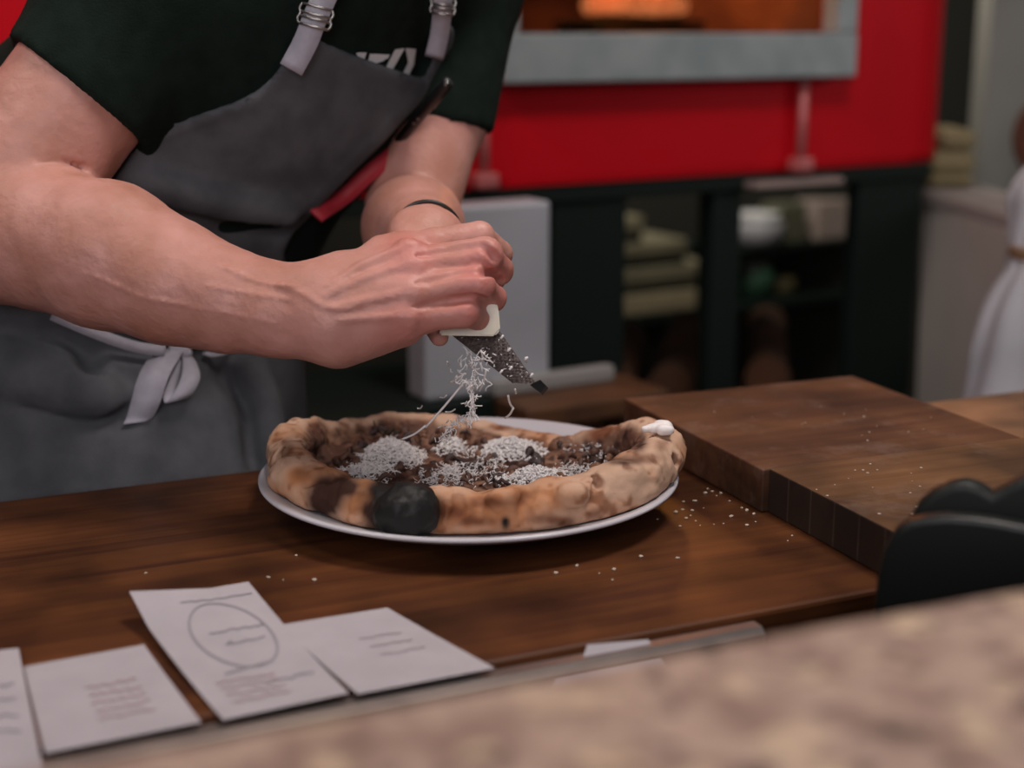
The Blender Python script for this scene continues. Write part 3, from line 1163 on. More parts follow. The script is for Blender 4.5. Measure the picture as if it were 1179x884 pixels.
# ================================================================== the cook
T = lambda v: tuple(P(*v))
TH = math.radians(35)
U = (math.cos(TH), math.sin(TH), 0)
TH2 = math.radians(24)
U2 = (math.cos(TH2), math.sin(TH2), 0)
HIP, WST, BEL, CHE, NEK = (122, 560, 1.375), (112, 410, 1.37), (165, 205, 1.36), (290, 55, 1.315), (385, -85, 1.26)
hipP = P(*HIP)
kneeR, kneeL = hipP + Vector((-.10, -.0, -.40)), hipP + Vector((.07, .05, -.40))
footR, footL = Vector((kneeR.x - .02, kneeR.y + .05, .08)), Vector((kneeL.x + .04, kneeL.y + .06, .08))
RS, LS = (190, -22, 1.20), (535, -30, 1.38)
RE, LE = (-28, 264, 1.155), (474, 238, 1.36)
torso = [('econe', T(HIP), T(WST), U2, (.172, .122), (.160, .112), .03),
         ('econe', T(WST), T(BEL), U2, (.160, .112), (.160, .112), .05),
         ('econe', T(BEL), T(CHE), U, (.158, .110), (.172, .108), .06),
         ('econe', T(CHE), T(NEK), U, (.172, .108), (.11, .075), .05),
         ('cone', T(NEK), T(RS), .062, .062, .06),
         ('cone', T(NEK), T(LS), .060, .052, .06)]
legs = [('cone', tuple(hipP + Vector((-.075, -.01, -.02))), tuple(kneeR), .088, .062, .05), ('cone', tuple(hipP + Vector((.065, .03, -.02))), tuple(kneeL), .088, .062, .05),
        ('cone', tuple(kneeR), tuple(footR), .060, .042, .03), ('cone', tuple(kneeL), tuple(footL), .060, .042, .03)]
R_arm = [('cone', T(RS), T(RE), .060, .0575, .02),
         ('cone', T(RE), T((50, 274, 1.14)), .0535, .0535, .012),
         ('cone', T((50, 274, 1.14)), T((125, 294, 1.12)), .0535, .0525, .012),
         ('cone', T((125, 294, 1.12)), T((200, 326, 1.10)), .0525, .0425, .02),
         ('cone', T((200, 326, 1.10)), T((262, 346, 1.085)), .0425, .0345, .02),
         ('cone', T((262, 346, 1.085)), T((332, 357, 1.07)), .0345, .0285, .02),
         # wrist: two sides of it
         ('cone', T((320, 345, 1.072)), T((378, 340, 1.066)), .0225, .0205, .02),
         ('cone', T((320, 370, 1.07)), T((385, 378, 1.06)), .0225, .0215, .02),
         # back of the hand
         ('cone', T((378, 340, 1.066)), T((462, 288, 1.078)), .0205, .0130, .022),
         ('cone', T((378, 348, 1.062)), T((470, 306, 1.060)), .021, .0138, .02),
         ('cone', T((382, 362, 1.058)), T((470, 335, 1.050)), .021, .0138, .02),
         ('cone', T((386, 376, 1.058)), T((462, 363, 1.047)), .0215, .0138, .02),
         ('cone', T((395, 386, 1.07)), T((462, 374, 1.062)), .0180, .0150, .02),
         # index
         ('cone', T((440, 294, 1.078)), T((498.24, 282.56, 1.0816)), .0148, 0.0123, .007),
         ('cone', T((498.24, 282.56, 1.0816)), T((552, 272, 1.085)), 0.0123, 0.0109, .002),
         ('cone', T((552, 272, 1.085)), T((576, 292, 1.112)), .0110, .0092, .004),
         ('cone', T((576, 292, 1.112)), T((566, 312, 1.130)), .0090, .0078, .004),
         # middle
         ('cone', T((444, 314, 1.060)), T((503.28, 303.08, 1.0579)), .0160, 0.0135, .007),
         ('cone', T((503.28, 303.08, 1.0579)), T((558, 293, 1.056)), 0.0135, 0.0121, .002),
         ('cone', T((558, 293, 1.058)), T((574, 311, 1.085)), .0122, .0105, .004),
         ('cone', T((574, 311, 1.085)), T((563, 330, 1.110)), .0102, .0085, .004),
         # ring
         ('cone', T((444, 341, 1.050)), T((499.12, 333.72, 1.0469)), .0160, 0.0134, .007),
         ('cone', T((499.12, 333.72, 1.0469)), T((550, 327, 1.044)), 0.0134, 0.0119, .002),
         ('cone', T((550, 327, 1.045)), T((566, 343, 1.074)), .0118, .0102, .004),
         ('cone', T((566, 343, 1.074)), T((556, 356, 1.100)), .0100, .0085, .004),
         # little finger
         ('cone', T((440, 368, 1.049)), T((489.4, 363.32, 1.0464)), .0158, 0.0126, .007),
         ('cone', T((489.4, 363.32, 1.0464)), T((535, 359, 1.044)), 0.0126, 0.0105, .002),
         ('cone', T((535, 359, 1.045)), T((552, 367, 1.070)), .0106, .0092, .004),
         ('cone', T((552, 367, 1.070)), T((540, 372, 1.095)), .0090, .0078, .004),
         # thumb on the far side
         ('cone', T((395, 330, 1.085)), T((436, 312, 1.118)), .019, .0165, .02),
         ('cone', T((436, 312, 1.118)), T((488, 318, 1.136)), .0150, .0125, .006),
         ('cone', T((488, 318, 1.136)), T((536, 344, 1.132)), .0120, .0100, .004)]
# knuckles, tendons and veins standing out a little
det = []
for (x, y, r) in ((468, 286, .0062), (474, 306, .0065), (472, 337, .006), (466, 364, .006)):
    q = hit(R_arm, x, y)
    det.append(('cone', tuple(q + Vector((0, .0045, 0))), tuple(q + Vector((.004, .0045, -.001))), r, r, .008))
for path, r in (([(380, 330), (410, 310), (440, 296), (466, 287)], .0016), ([(376, 340), (410, 325), (442, 313), (472, 306)], .0016), ([(385, 355), (425, 346), (470, 337)], .0013), ([(392, 368), (430, 366), (464, 363)], .0010),
                ([(60, 300), (110, 318), (160, 340), (215, 352), (270, 362), (315, 372)], .0006), ([(240, 330), (275, 336), (330, 345)], .0006), ([(330, 330), (352, 340), (372, 352), (400, 356), (420, 344)], .0010),
                ([(250, 305), (300, 325), (345, 330)], .0012)):
    q = [hit(R_arm, x, y) + Vector((0, .0009, 0)) for x, y in path]
    q = spline(q, 4)
    for a, b in zip(q, q[1:]):
        det.append(('cone', tuple(a), tuple(b), r, r, .0042 if path[0][0] > 370 else .0028))
for path, r in (([(474, 297), (500, 291), (530, 285), (553, 282), (573, 300)], .0030), ([(478, 327), (505, 320), (530, 313), (556, 311), (576, 325)], .0036), ([(476, 354), (500, 350), (525, 346), (552, 344), (566, 356)], .0030),
                ([(44, 188), (70, 186), (100, 195), (124, 208)], .0016)):
    q = [hit(R_arm, x, y, off=.0003) for x, y in path]
    q = spline(q, 4)
    for a, b in zip(q, q[1:]):
        i_ = q.index(a)
        ra_, rb_ = (r * min(1, .15 + .85 * j / (len(q) * .5)) for j in (i_, i_ + 1))
        det.append(('sub', tuple(a), tuple(b), ra_, rb_, .003))
L_arm = [('cone', T(LS), T((506, 125, 1.385)), .050, .044, .02),
         ('cone', T((506, 125, 1.385)), T(LE), .044, .043, .02),
         ('cone', T((474, 259, 1.335)), T((476, 262, 1.28)), .0440, .0425, .005),
         ('cone', T((476, 262, 1.28)), T((488, 270, 1.20)), .0410, .0285, .015),
         ('cone', T((488, 270, 1.20)), T((494, 278, 1.150)), .0270, .0245, .012),
         ('cone', T((478, 270, 1.145)), T((476, 300, 1.115)), .0215, .0200, .010),
         ('cone', T((500, 278, 1.150)), T((500, 312, 1.125)), .0225, .019, .015),
         ('cone', T((476, 286, 1.125)), T((470, 330, 1.105)), .0125, .0110, .008),      # thumb
         ('cone', T((470, 330, 1.105)), T((496, 365, 1.095)), .0105, .0085, .004)]
# fingers of the left hand closed round the grater handle
for i, (x, y, d) in enumerate(((514, 300, 1.160), (504, 318, 1.162), (492, 334, 1.162), (480, 348, 1.160))):
    r = (.0098, .0102, .0098, .0085)[i]
    L_arm += [('cone', T((x - 4, y - 16, d - .03)), T((x - 2, y, d)), r * 1.25, r, .006),
              ('cone', T((x - 2, y, d)), T((x - 18, y + 12, d - .004)), r, r * .92, .004),
              ('cone', T((x - 18, y + 12, d - .004)), T((x - 22, y + 14, d - .026)), r * .9, r * .8, .004)]
L_arm += [('cone', T((506, 388, 1.085)), T((486, 352, 1.12)), .0072, .0085, .004)]
HD = Vector(T((438, -262, 1.19)))
fw = Vector((.62, -.66, -.42)).normalized()      # he looks down at the pizza
sd = fw.cross(Vector((0, 0, 1))).normalized()
up = sd.cross(fw)
hp = lambda a, b, c: tuple(HD + sd * a + fw * b + up * c)
head = [('ell', hp(0, 0, .03), [tuple(sd), tuple(fw), tuple(up)], (.077, .098, .095), .02),
        ('ell', hp(0, .025, -.05), [tuple(sd), tuple(fw), tuple(up)], (.060, .072, .075), .04),
        ('cone', hp(0, .088, .008), hp(0, .112, -.030), .010, .015, .015),
        ('cone', hp(-.03, .085, .022), hp(.03, .085, .022), .012, .012, .012),
        ('cone', hp(-.018, .090, -.066), hp(.018, .090, -.066), .008, .008, .008),
        ('cone', hp(0, .080, -.10), hp(0, .075, -.105), .018, .018, .02),
        ('sub', hp(-.032, .098, .002), hp(-.03, .098, .002), .012, .012, .012), ('sub', hp(.032, .098, .002), hp(.03, .098, .002), .012, .012, .012),
        ('sub', hp(-.022, .102, -.062), hp(.022, .102, -.062), .002, .002, .004),
        ('ell', hp(.080, -.005, -.012), [tuple(sd), tuple(fw), tuple(up)], (.010, .020, .032), .008),
        ('ell', hp(-.080, -.005, -.012), [tuple(sd), tuple(fw), tuple(up)], (.010, .020, .032), .008),
        ('cone', T(NEK), hp(0, -.03, -.06), .062, .056, .04)]
person = empty('person', 'person in black t-shirt and grey apron, bent over the pizza, grating cheese', 'person', (hipP.x, hipP.y, 0))
PI_ = Matrix.Translation(-Vector(person.location))


def onb(o):
    o.matrix_parent_inverse = PI_
    return o


def bounds(prims, pad=.02):
    b = [pbound(q) for q in prims]
    return np.min([q[0] for q in b], 0) - pad, np.max([q[1] for q in b], 0) + pad


def inset(prims, e):
    out = []
    for q in prims:
        q = list(q)
        if q[0] in ('cone', 'sub'):
            q[3], q[4] = q[3] + e, q[4] + e
        elif q[0] == 'econe':
            q[4] = (q[4][0] + e, q[4][1] + e)
            q[5] = (q[5][0] + e, q[5][1] + e)
        out.append(tuple(q))
    return out


core = inset(torso + legs, -.007)
f = Field(*bounds(core), .010)
f.add(core)
m1 = f.mesh()
f = Field(*bounds(head), .0045)
f.add(head)
m1b = relax(f.mesh(), 1)
f = Field(*bounds(R_arm), .0017)
f.add(R_arm).add(det)
idx, pp = f.near(.006)
f.D[idx] += (.0012 * vnoise(pp, 55, 3) + .0007 * vnoise(pp, 140, 7)).astype(np.float32)
m2 = relax(f.mesh(), 1, .4)
f = Field(*bounds(L_arm), .0026)
f.add(L_arm)
m3 = relax(f.mesh(), 1, .4)
me = joined('body', [m1, m1b, m2, m3])
V, Q = mesh_arrays(me)
V = V.astype(float)
fl_ = np.zeros(len(V))
for (x, y, d, r) in ((468, 286, 1.06, .02), (480, 305, 1.05, .018), (585, 305, 1.07, .018), (575, 325, 1.05, .018), (545, 350, 1.04, .02), (555, 300, 1.045, .016), (556, 340, 1.04, .016), (470, 380, 1.04, .025), (575, 345, 1.06, .015), (565, 365, 1.06, .012)):
    q = np.array(P(x, y, d))
    fl_ += .75 * np.exp(-np.sum((V - q) ** 2, 1) / (r * r))
rgba = np.zeros((len(V), 4))
rgba[:, :3] = (.60, .17, .155)
rgba[:, 3] = np.clip(fl_ * .6, 0, .5)
paint(me, 'flush', rgba)
onb(obj('body', me, M['skin'], person))
# hair
hr = [('ell', hp(0, -.012, .048), [tuple(sd), tuple(fw), tuple(up)], (.083, .098, .092), .01), ('ell', hp(0, -.05, -.02), [tuple(sd), tuple(fw), tuple(up)], (.072, .06, .07), .03)]
f = Field(*bounds(hr), .004)
f.add(hr)
f.cut(np.array(hp(0, .058, .0)), np.array(fw))
idx, pp = f.near(.02)
f.D[idx] += (.008 * vnoise(pp, 70, 3)).astype(np.float32)
onb(obj('hair', f.mesh(), M['hair'], person))

# trousers and shoes
tr = inset([torso[0]] + legs, .004)
f = Field(*bounds(tr), .009)
f.add(tr)
f.cut((0, 0, hipP.z + .09), (0, 0, 1))
f.cut((0, 0, .085), (0, 0, -1))
onb(obj('trousers', f.mesh(), mat('trouser_cloth', (.012, .012, .014), .9, (.018, .018, .02), 30), person))
for q in (footR, footL):
    sh = [('cone', (q.x, q.y + .02, .045), (q.x + .03, q.y - .15, .035), .045, .034, .03), ('cone', (q.x, q.y + .02, .05), (q.x, q.y + .01, .10), .045, .048, .02)]
    f = Field(*bounds(sh), .005)
    f.add(sh)
    f.cut((0, 0, .002), (0, 0, -1))
    onb(obj('shoe', f.mesh(), M['black'], person))

# ---- T-shirt
SE = (82, 108, 1.1815)                            # middle of the right sleeve opening
R_dir = unit(np.array(P(*RE)) - np.array(P(*RS)))
LSE = (514, 143, 1.385)
L_dir = unit(np.array(P(*LE)) - np.array(P(506, 125, 1.385)))
shirt = inset(torso, .004) + [('cone', T(RS), T((66, 138, 1.178)), .070, .067, .02), ('cone', T(LS), T((503, 160, 1.385)), .055, .0510, .02)]
lo, hi = bounds(inset(torso[1:], 0), .11)
lo = np.minimum(lo, np.array(P(10, 60, 1.18)) - .09)
f = Field(lo, hi, .004)
f.add(inset(torso, .004))
idx, pp = f.near(.02)
f.D[idx] += (.004 * vnoise(pp, 11, 6) + .002 * vnoise(pp, 24, 16)).astype(np.float32)
g = Field(lo, hi, .004)
g.add(shirt[-2:-1])
# sleeve hem plane seen edge-on through (15,44)-(160,163)
pa, pb_ = np.array(P(15, 42, 1.16)), np.array(P(161, 165, 1.20))
ray = np.array(P(85, 104, 1.18)) - np.array((0, 0, CZ))
hn = unit(np.cross(pb_ - pa, ray))
if hn @ R_dir < 0:
    hn = -hn
hn = unit(hn + .25 * R_dir)
g.cut((pa + pb_) / 2, hn)
g.D = np.maximum(g.D, np.where(f.D > .015, g.D, g.D))
g2 = Field(lo, hi, .004)
g2.add([('cone', T(RS), T(RE), .056, .0535, .01)])
far = sum((g.ax[k] - ((pa + pb_) / 2)[k]).reshape([-1 if i == k else 1 for i in range(3)]) * hn[k] for k in range(3))
g.D = np.where(far > -.03, np.maximum(g.D, -g2.D), g.D)
l = Field(lo, hi, .004)
l.add(shirt[-1:])
qa, qb = np.array(P(478, 140, 1.36)), np.array(P(552, 148, 1.385))
ray = np.array(P(515, 144, 1.38)) - np.array((0, 0, CZ))
ln = unit(np.cross(qb - qa, ray))
if ln @ L_dir < 0:
    ln = -ln
ln = unit(ln + .35 * L_dir)
l.cut((qa + qb) / 2, ln)
l2 = Field(lo, hi, .004)
l2.add([('cone', T(LS), T((506, 125, 1.385)), .046, .040, .01), ('cone', T((506, 125, 1.385)), T(LE), .040, .039, .01)])
far = sum((l.ax[k] - ((qa + qb) / 2)[k]).reshape([-1 if i == k else 1 for i in range(3)]) * ln[k] for k in range(3))
l.D = np.where(far > -.03, np.maximum(l.D, -l2.D), l.D)
f.cut(np.array(P(*WST)) + np.array((0, 0, .05)), (0, 0, -1))
# neck opening
nk = np.array(P(*NEK)) + .03 * unit(np.array(hp(0, -.03, -.06)) - np.array(P(*NEK)))
f.cut(nk, unit(np.array(hp(0, -.03, -.06)) - np.array(P(*NEK))))
f.D = comb(comb(f.D, g.D, .02, False), l.D, .02, False)
shm = relax(f.mesh('t_shirt'), 2, .5)
shirt_o = onb(obj('t_shirt', shm, M['shirt'], person))

# ---- apron
apr_base = inset(torso[:4] + [torso[5]] + [('econe', tuple(hipP + Vector((-.01, .03, -.34))), T(HIP), U2, (.19, .12), (.178, .125), .05)], .011)
bib = [(338, 40), (366, 44), (400, 60), (445, 77), (487, 91), (497, 70), (508, 40), (516, 24), (524, 34), (521, 62), (512, 90), (490, 112), (440, 166), (415, 190), (358, 249), (338, 268), (326, 292), (340, 330), (350, 400), (360, 620), (380, 1400),
       (-700, 1400), (-700, 300), (-100, 300), (60, 240), (118, 222), (132, 204), (148, 180), (168, 158), (195, 143), (228, 131), (268, 118), (298, 103), (318, 84), (330, 62)]
f = Field(hipP - Vector((.36, .26, .50)), np.maximum(np.array(P(540, 0, 1.2)), np.array(P(540, 0, 1.45))) + .02, .0042)
f.add(apr_base)
idx, pp = f.near(.016)
f.D[idx] += (.006 * vnoise(pp, 9, 26) + .003 * vnoise(pp, 28, 36)).astype(np.float32)


def fold(path, r, k, sub=True, off=0.0):
    q = spline([hit(apr_base, x, y, 1.0, off) for x, y in path], 5)
    f.add([('sub' if sub else 'cone', tuple(a), tuple(b), r, r, k) for a, b in zip(q, q[1:])])


fold([(118, 214), (170, 224), (240, 240), (300, 252), (335, 257)], .0045, .012)
fold([(150, 208), (215, 222), (280, 238), (330, 246)], .005, .02, False)
fold([(250, 268), (300, 262), (345, 258)], .004, .012)
fold([(-40, 368), (60, 392), (110, 420), (150, 440)], .0035, .010, True, .004)
fold([(0, 445), (50, 462), (110, 476), (160, 478)], .004, .014)
fold([(0, 425), (60, 440), (120, 456)], .003, .03, False)
fold([(90, 395), (105, 412), (102, 430)], .004, .012)
fold([(255, 420), (290, 460), (300, 540)], .005, .02)
fold([(282, 410), (308, 470), (314, 540)], .005, .02, False)
fold([(60, 382), (130, 400), (200, 408), (260, 404), (312, 396)], .0035, .012)
idx, pp = f.near(.03)
px_, py_, dd = to_px(pp)
s = poly_sd(px_, py_, bib) * dd / F
f.D[idx] -= np.where(s > -.010, .0012, 0).astype(np.float32)
f.D[idx] = np.maximum(f.D[idx], s.astype(np.float32))
far_ = f.D > .0299
f.D = np.where(f.D < -.028, .03, f.D)
# only the front of the body
nf = np.array((math.sin(TH2), -math.cos(TH2), 0))
X, Y, Z = f.ax[0][:, None, None], f.ax[1][None, :, None], f.ax[2][None, None, :]
t_ = np.clip((Z - WST[2] * 0 - P(*WST).z) / (P(*CHE).z - P(*WST).z), 0, 1.4)
w_, c_2 = P(*WST), P(*CHE)
f.D = np.maximum(f.D, (-((X - (w_.x + (c_2.x - w_.x) * t_)) * nf[0] + (Y - (w_.y + (c_2.y - w_.y) * t_)) * nf[1]) - .055).astype(np.float32))
apm = relax(f.mesh('apron'), 2, .5)
apron = onb(obj('apron', apm, M['apron'], person))


class Surf:                                       # nearest visible point of a finished cloth mesh
    def __init__(s, o):
        from mathutils.bvhtree import BVHTree
        bm = bmesh.new()
        bm.from_mesh(o.data)
        s.t = BVHTree.FromBMesh(bm)
        bm.free()

    def at(s, x, y, off=.0, alt=None):
        a = Vector((0, 0, CZ))
        r = (P(x, y, 1) - a).normalized()
        c = [q[0] for q in (t.t.ray_cast(a + r * .75, r) for t in ([s, alt] if alt else [s])) if q[0] is not None]
        if not c:
            return P(x, y, 1.28)
        return min(c, key=lambda q: (q - a).length) - r * off


SA, SS = Surf(apron), Surf(shirt_o)
clothA = lambda x, y, o=.002: SA.at(x, y, o, SS)


def proud(x, y, off):
    """just in front of the most forward cloth close by"""
    a = Vector((0, 0, CZ))
    d = min((clothA(x + i, y + j, 0) - a).length for i in (-9, 0, 9) for j in (-10, 0, 10))
    return a + (P(x, y, 1) - a).normalized() * (d - off)


def band(path, half, off=.002, n=5, th=.0010, surf=clothA):
    """cloth band following the body; half = half width in metres across the view"""
    ctr = spline([proud(x, y, off) for x, y in path], n)
    bm = bmesh.new()
    sides = []
    for i in range(len(ctr)):
        t = (ctr[min(i + 1, len(ctr) - 1)] - ctr[max(i - 1, 0)]).normalized()
        v = (ctr[i] - Vector((0, 0, CZ))).normalized()
        sides.append(t.cross(v).normalized() * half)
    return ribbon(bm, ctr, sides, th)


o = obj('strap', band([(392, -60), (384, -30), (372, 0), (362, 22), (352, 48), (335, 80)], .0098, .0045), M['strap'], apron)
strapR = o
o = obj('strap', band([(506, -60), (509, -30), (510, -5), (509, 15), (506, 40), (500, 66)], .0082, .0045), M['strap'], apron)
strapL = o


def buckle(cx_, cy, w, hgt, ang, par):
    c = proud(cx_, cy, .0085)
    a = P(cx_ + 10, cy, 1.2) - P(cx_, cy, 1.2)
    e1 = a.normalized()
    v = (c - Vector((0, 0, CZ))).normalized()
    e2 = v.cross(e1).normalized()
    ca, sa = math.cos(ang), math.sin(ang)
    f1, f2 = e1 * ca + e2 * sa, e2 * ca - e1 * sa
    bm = bmesh.new()
    pt = lambda x, y: c + f1 * (x * w) + f2 * (y * hgt)
    for y in (-1, -.2, .25, 1):
        tube(bm, [pt(-1, y), pt(1, y)], .0012, 6)
    for x in (-1, 1):
        tube(bm, spline([pt(x, -1), pt(x * 1.12, -.5), pt(x, 0), pt(x * 1.12, .5), pt(x, 1)], 4), .0010, 6)
    obj('buckle', bm, M['steel'], par)['label'] = 'silver metal buckle'


buckle(363, 19, .0122, .0078, .25, strapR)
buckle(510, 7, .0095, .0065, .12, strapL)
# waist tie with bow
o = obj('waist_tie', band([(60, 362), (92, 376), (130, 391), (160, 400), (190, 404)], .0048, .003), M['strap'], apron)
tie = o


def free_band(path, wid, name):
    ctr, sd_, n = [], [], 6
    pts = spline([clothA(x, y, o_) for x, y, o_ in path], n)
    k = len(pts)
    ws = np.interp(np.linspace(0, 1, k), np.linspace(0, 1, len(wid)), [w[0] for w in wid])
    an = np.interp(np.linspace(0, 1, k), np.linspace(0, 1, len(wid)), [w[1] for w in wid])
    rt = (P(10, 0, 1) - P(0, 0, 1)).normalized()
    dp = Vector((.0, 1, 0))
    for i in range(k):
        sd_.append((rt * math.cos(an[i]) + dp * math.sin(an[i])) * ws[i])
    bm = bmesh.new()
    ribbon(bm, pts, sd_, .0008)
    obj(name, bm, M['strap'], tie)


free_band([(202, 402, .006), (188, 414, .012), (176, 436, .012), (168, 462, .008), (161, 480, .006), (154, 487, .006)], [(.008, .2), (.0130, .1), (.0128, .0), (.0125, 0), (.0110, .2), (.009, .5)], 'tie_tail')
free_band([(210, 406, .006), (204, 428, .004), (197, 452, .005), (201, 461, .010), (210, 454, .016), (219, 436, .018), (218, 418, .014), (212, 406, .008)], [(.003, .9), (.006, .9), (.008, .9), (.009, .8), (.009, .5), (.0085, .4), (.006, .6), (.003, .9)], 'bow_loop')
free_band([(236, 406, .004), (248, 409, .008), (256, 408, .009), (266, 402, .005)], [(.004, 1.2), (.0065, .9), (.006, .7), (.002, .9)], 'bow_loop')
q = clothA(208, 404, .007)
f = Field(q - Vector((.02, .02, .02)), q + Vector((.02, .02, .02)), .001)
f.add([('cone', tuple(q - Vector((.006, 0, .0))), tuple(q + Vector((.005, 0, -.002))), .0055, .005, .003)])
obj('knot', f.mesh(), M['strap'], tie)
# red trim of the side pocket
ed = [(484, 152), (460, 168), (438, 184), (415, 203), (392, 224), (362, 245)]
ctr = spline([clothA(x - 4, y + 2, .002) + Vector((.004, -.004, 0)) for x, y in ed], 5)
bm = bmesh.new()
ribbon(bm, ctr, [(P(7, 6, 1) - P(0, 0, 1)).normalized() * w for w in np.interp(np.arange(len(ctr)), [0, 6, 18, len(ctr) - 1], [.005, .0085, .0095, .0085])], .0018)
o = obj('pocket_trim', bm, M['redtrim'], apron)
o['label'] = 'dark red trim of the side pocket'
# lettering on the chest, half hidden by the bib
bm = bmesh.new()
vv = Vector((0, .0012, 0))
for poly in (((410, 61), (418, 60.5), (413, 67)), ((412, 60.5), (422, 60.5), (419, 70), (412, 67)), ((426, 62), (447, 63), (442, 70), (430, 74), (424, 70)), ((430, 62), (449, 63), (446, 68), (432, 67)),
             ((455, 57), (466, 55.5), (451, 82), (443, 80)), ((467, 55.5), (479, 56.5), (477, 74), (470, 88), (463, 86), (470, 72))):
    pts = [SS.at(x, y, .0040) for x, y in poly]
    prism(bm, pts, vv)
obj('print', bm, M['white'], shirt_o, False)['label'] = 'white printed letters'
# wrist band on the left arm
bm = bmesh.new()
ax = (P(494, 278, 1.150) - P(488, 268, 1.20)).normalized()
wc = P(492, 271, 1.165)
e1 = ax.orthogonal().normalized()
e2 = ax.cross(e1)
tube(bm, [wc + (e1 * math.cos(a) + e2 * math.sin(a)) * .0268 for a in np.linspace(0, 2 * PI, 49)], .0017, 8)
onb(obj('bracelet', bm, M['black'], person))

# ================================================================== pen in the side pocket
pen = empty('pen', 'black pen with a metal clip stuck in the side pocket of the apron', 'pen')
pa, pb2 = clothA(462, 150, .006) + Vector((.006, -.012, 0)), P(517, 93, 1.262)
pa2 = pa + (pa - pb2).normalized() * .0
bm = bmesh.new()
dr = (pb2 - pa).normalized()
L_ = (pb2 - pa).length
tube(bm, [pa - dr * .02, pa + dr * L_ * .55, pa + dr * L_ * .56, pa + dr * L_ * .97, pb2], [.0048, .0052, .0060, .0058, .0036], 12)
obj('barrel', bm, M['black'], pen)
vw = (pa - Vector((0, 0, CZ))).normalized()
o1 = -vw * .0070
bm = bmesh.new()
tube(bm, [pa + dr * L_ * .98 + o1 * .5, pa + dr * L_ * .95 + o1, pa + dr * L_ * .55 + o1], .0011, 6)
obj('clip', bm, M['steel'], pen)['label'] = 'silver pen clip'
bm = bmesh.new()
for t in (.18, .28):
    bmesh.ops.create_icosphere(bm, subdivisions=2, radius=.0022, matrix=Matrix.Translation(pa + dr * L_ * t + o1 * .7))
obj('button', bm, M['steel'], pen)

# ================================================================== cheese block and grater
ch = bmesh.new()
fr = [(506, 386), (570, 387), (576, 380), (574, 356), (566, 330), (520, 330), (508, 360)]
base = P(545, 385, 1.062)
ny = (P(540, 380, 1.5) - P(540, 380, 1.0)).normalized()
pts = [PPL(x, y, base, ny) for x, y in fr]
prism(ch, pts, ny * .030)
bmesh.ops.bevel(ch, geom=ch.edges[:], offset=.0012, segments=2, affect='EDGES')
tag(obj('cheese_wedge', ch, M['rind'], None, True), 'small white wedge of hard cheese gripped in the right hand above the grater', 'cheese')
sharp(bpy.data.objects['cheese_wedge'], 40)

gr = empty('grater', 'long flat dark metal grater held slanting under the cheese', 'grater')
# blade plane: four seen corners at their own depths
A_, B_ = P(524, 389, 1.092), P(578, 385, 1.076)
C_, D_ = P(621, 446, 1.040), P(590, 441, 1.052)
upv = (A_ - D_)
topA, topB = A_ + upv * .75, B_ + (B_ - C_) * .75
nrm = (B_ - A_).cross(D_ - A_).normalized()
if nrm.dot(P(560, 410, 1) - Vector((0, 0, CZ))) > 0:
    nrm = -nrm
bm = bmesh.new()
NU, NV = 10, 26
g = []
for j in range(NV + 1):
    v = j / NV
    r = []
    for i in range(NU + 1):
        u = i / NU
        p = (topA * (1 - u) + topB * u) * (1 - v) + (D_ * (1 - u) + C_ * u) * v
        r.append(bm.verts.new(p + nrm * (.0022 * (1 - (2 * u - 1) ** 2))))
    g.append(r)
for j in range(NV):
    for i in range(NU):
        bm.faces.new((g[j][i], g[j][i + 1], g[j + 1][i + 1], g[j + 1][i]))
bmesh.ops.solidify(bm, geom=bm.faces[:], thickness=.0007)
# teeth
rr = random.Random(5)
for j in range(2, 26):
    for i in range(9):
        u, v = (i + .5 + .5 * (j % 2)) / 9.6, (j + .5) / 27
        p = (topA * (1 - u) + topB * u) * (1 - v) + (D_ * (1 - u) + C_ * u) * v + nrm * (.0022 * (1 - (2 * u - 1) ** 2) + .0004)
        s_, t = (B_ - A_).normalized(), (D_ - A_).normalized()
        a, b, c = bm.verts.new(p - s_ * .0014), bm.verts.new(p + s_ * .0014), bm.verts.new(p + t * .0018 + nrm * .0013)
        d = bm.verts.new(p + t * .0016)
        for q in ((a, b, c), (b, d, c), (d, a, c), (b, a, d)):
            bm.faces.new(q)
obj('blade', bm, M['darksteel'], gr, False)
bm = bmesh.new()
e_ = (C_ - B_).normalized()
cc = C_
pts = [P(610, 443, 1.040), P(622, 437, 1.036), P(629, 444, 1.034), P(622, 452, 1.036)]
prism(bm, pts, nrm * -.004)
obj('end_cap', bm, M['black'], gr, False)
bm = bmesh.new()
h0 = (topA + topB) / 2
tube(bm, [h0 + upv * .04, h0 + upv * .15, h0 + upv * .5, h0 + upv * .9, h0 + upv * 1.0], [.010, .0115, .012, .0125, .009], 14)
obj('handle', bm, mat('handle_plastic', (.05, .012, .010), .45), gr)
bm = bmesh.new()
rr = random.Random(8)
for _ in range(34):
    u, v = rr.uniform(.05, 1), rr.uniform(.4, .95)
    p = (topA * (1 - u) + topB * u) * (1 - v) + (D_ * (1 - u) + C_ * u) * v + nrm * .0034
    d = Vector((rr.gauss(0, 1), rr.gauss(0, .3), rr.gauss(0, .5))).normalized() * rr.uniform(.0003, .0011)
    tube(bm, [p - d, p, p + d], .00033, 4)
for (x, y) in ((606, 413), (612, 432), (578, 388), (586, 403), (588, 424), (577, 428)):
    p = P(x, y, 1.045)
    tube(bm, [p - Vector((.001, 0, .001)), p, p + Vector((.001, 0, .0014))], .0008, 5)
o = obj('clinging_shreds', bm, M['cheese'], gr)
o['kind'] = 'stuff'
o['label'] = 'white cheese shreds clinging to the blade'

# cheese falling from the grater
bm = bmesh.new()
rr = random.Random(31)


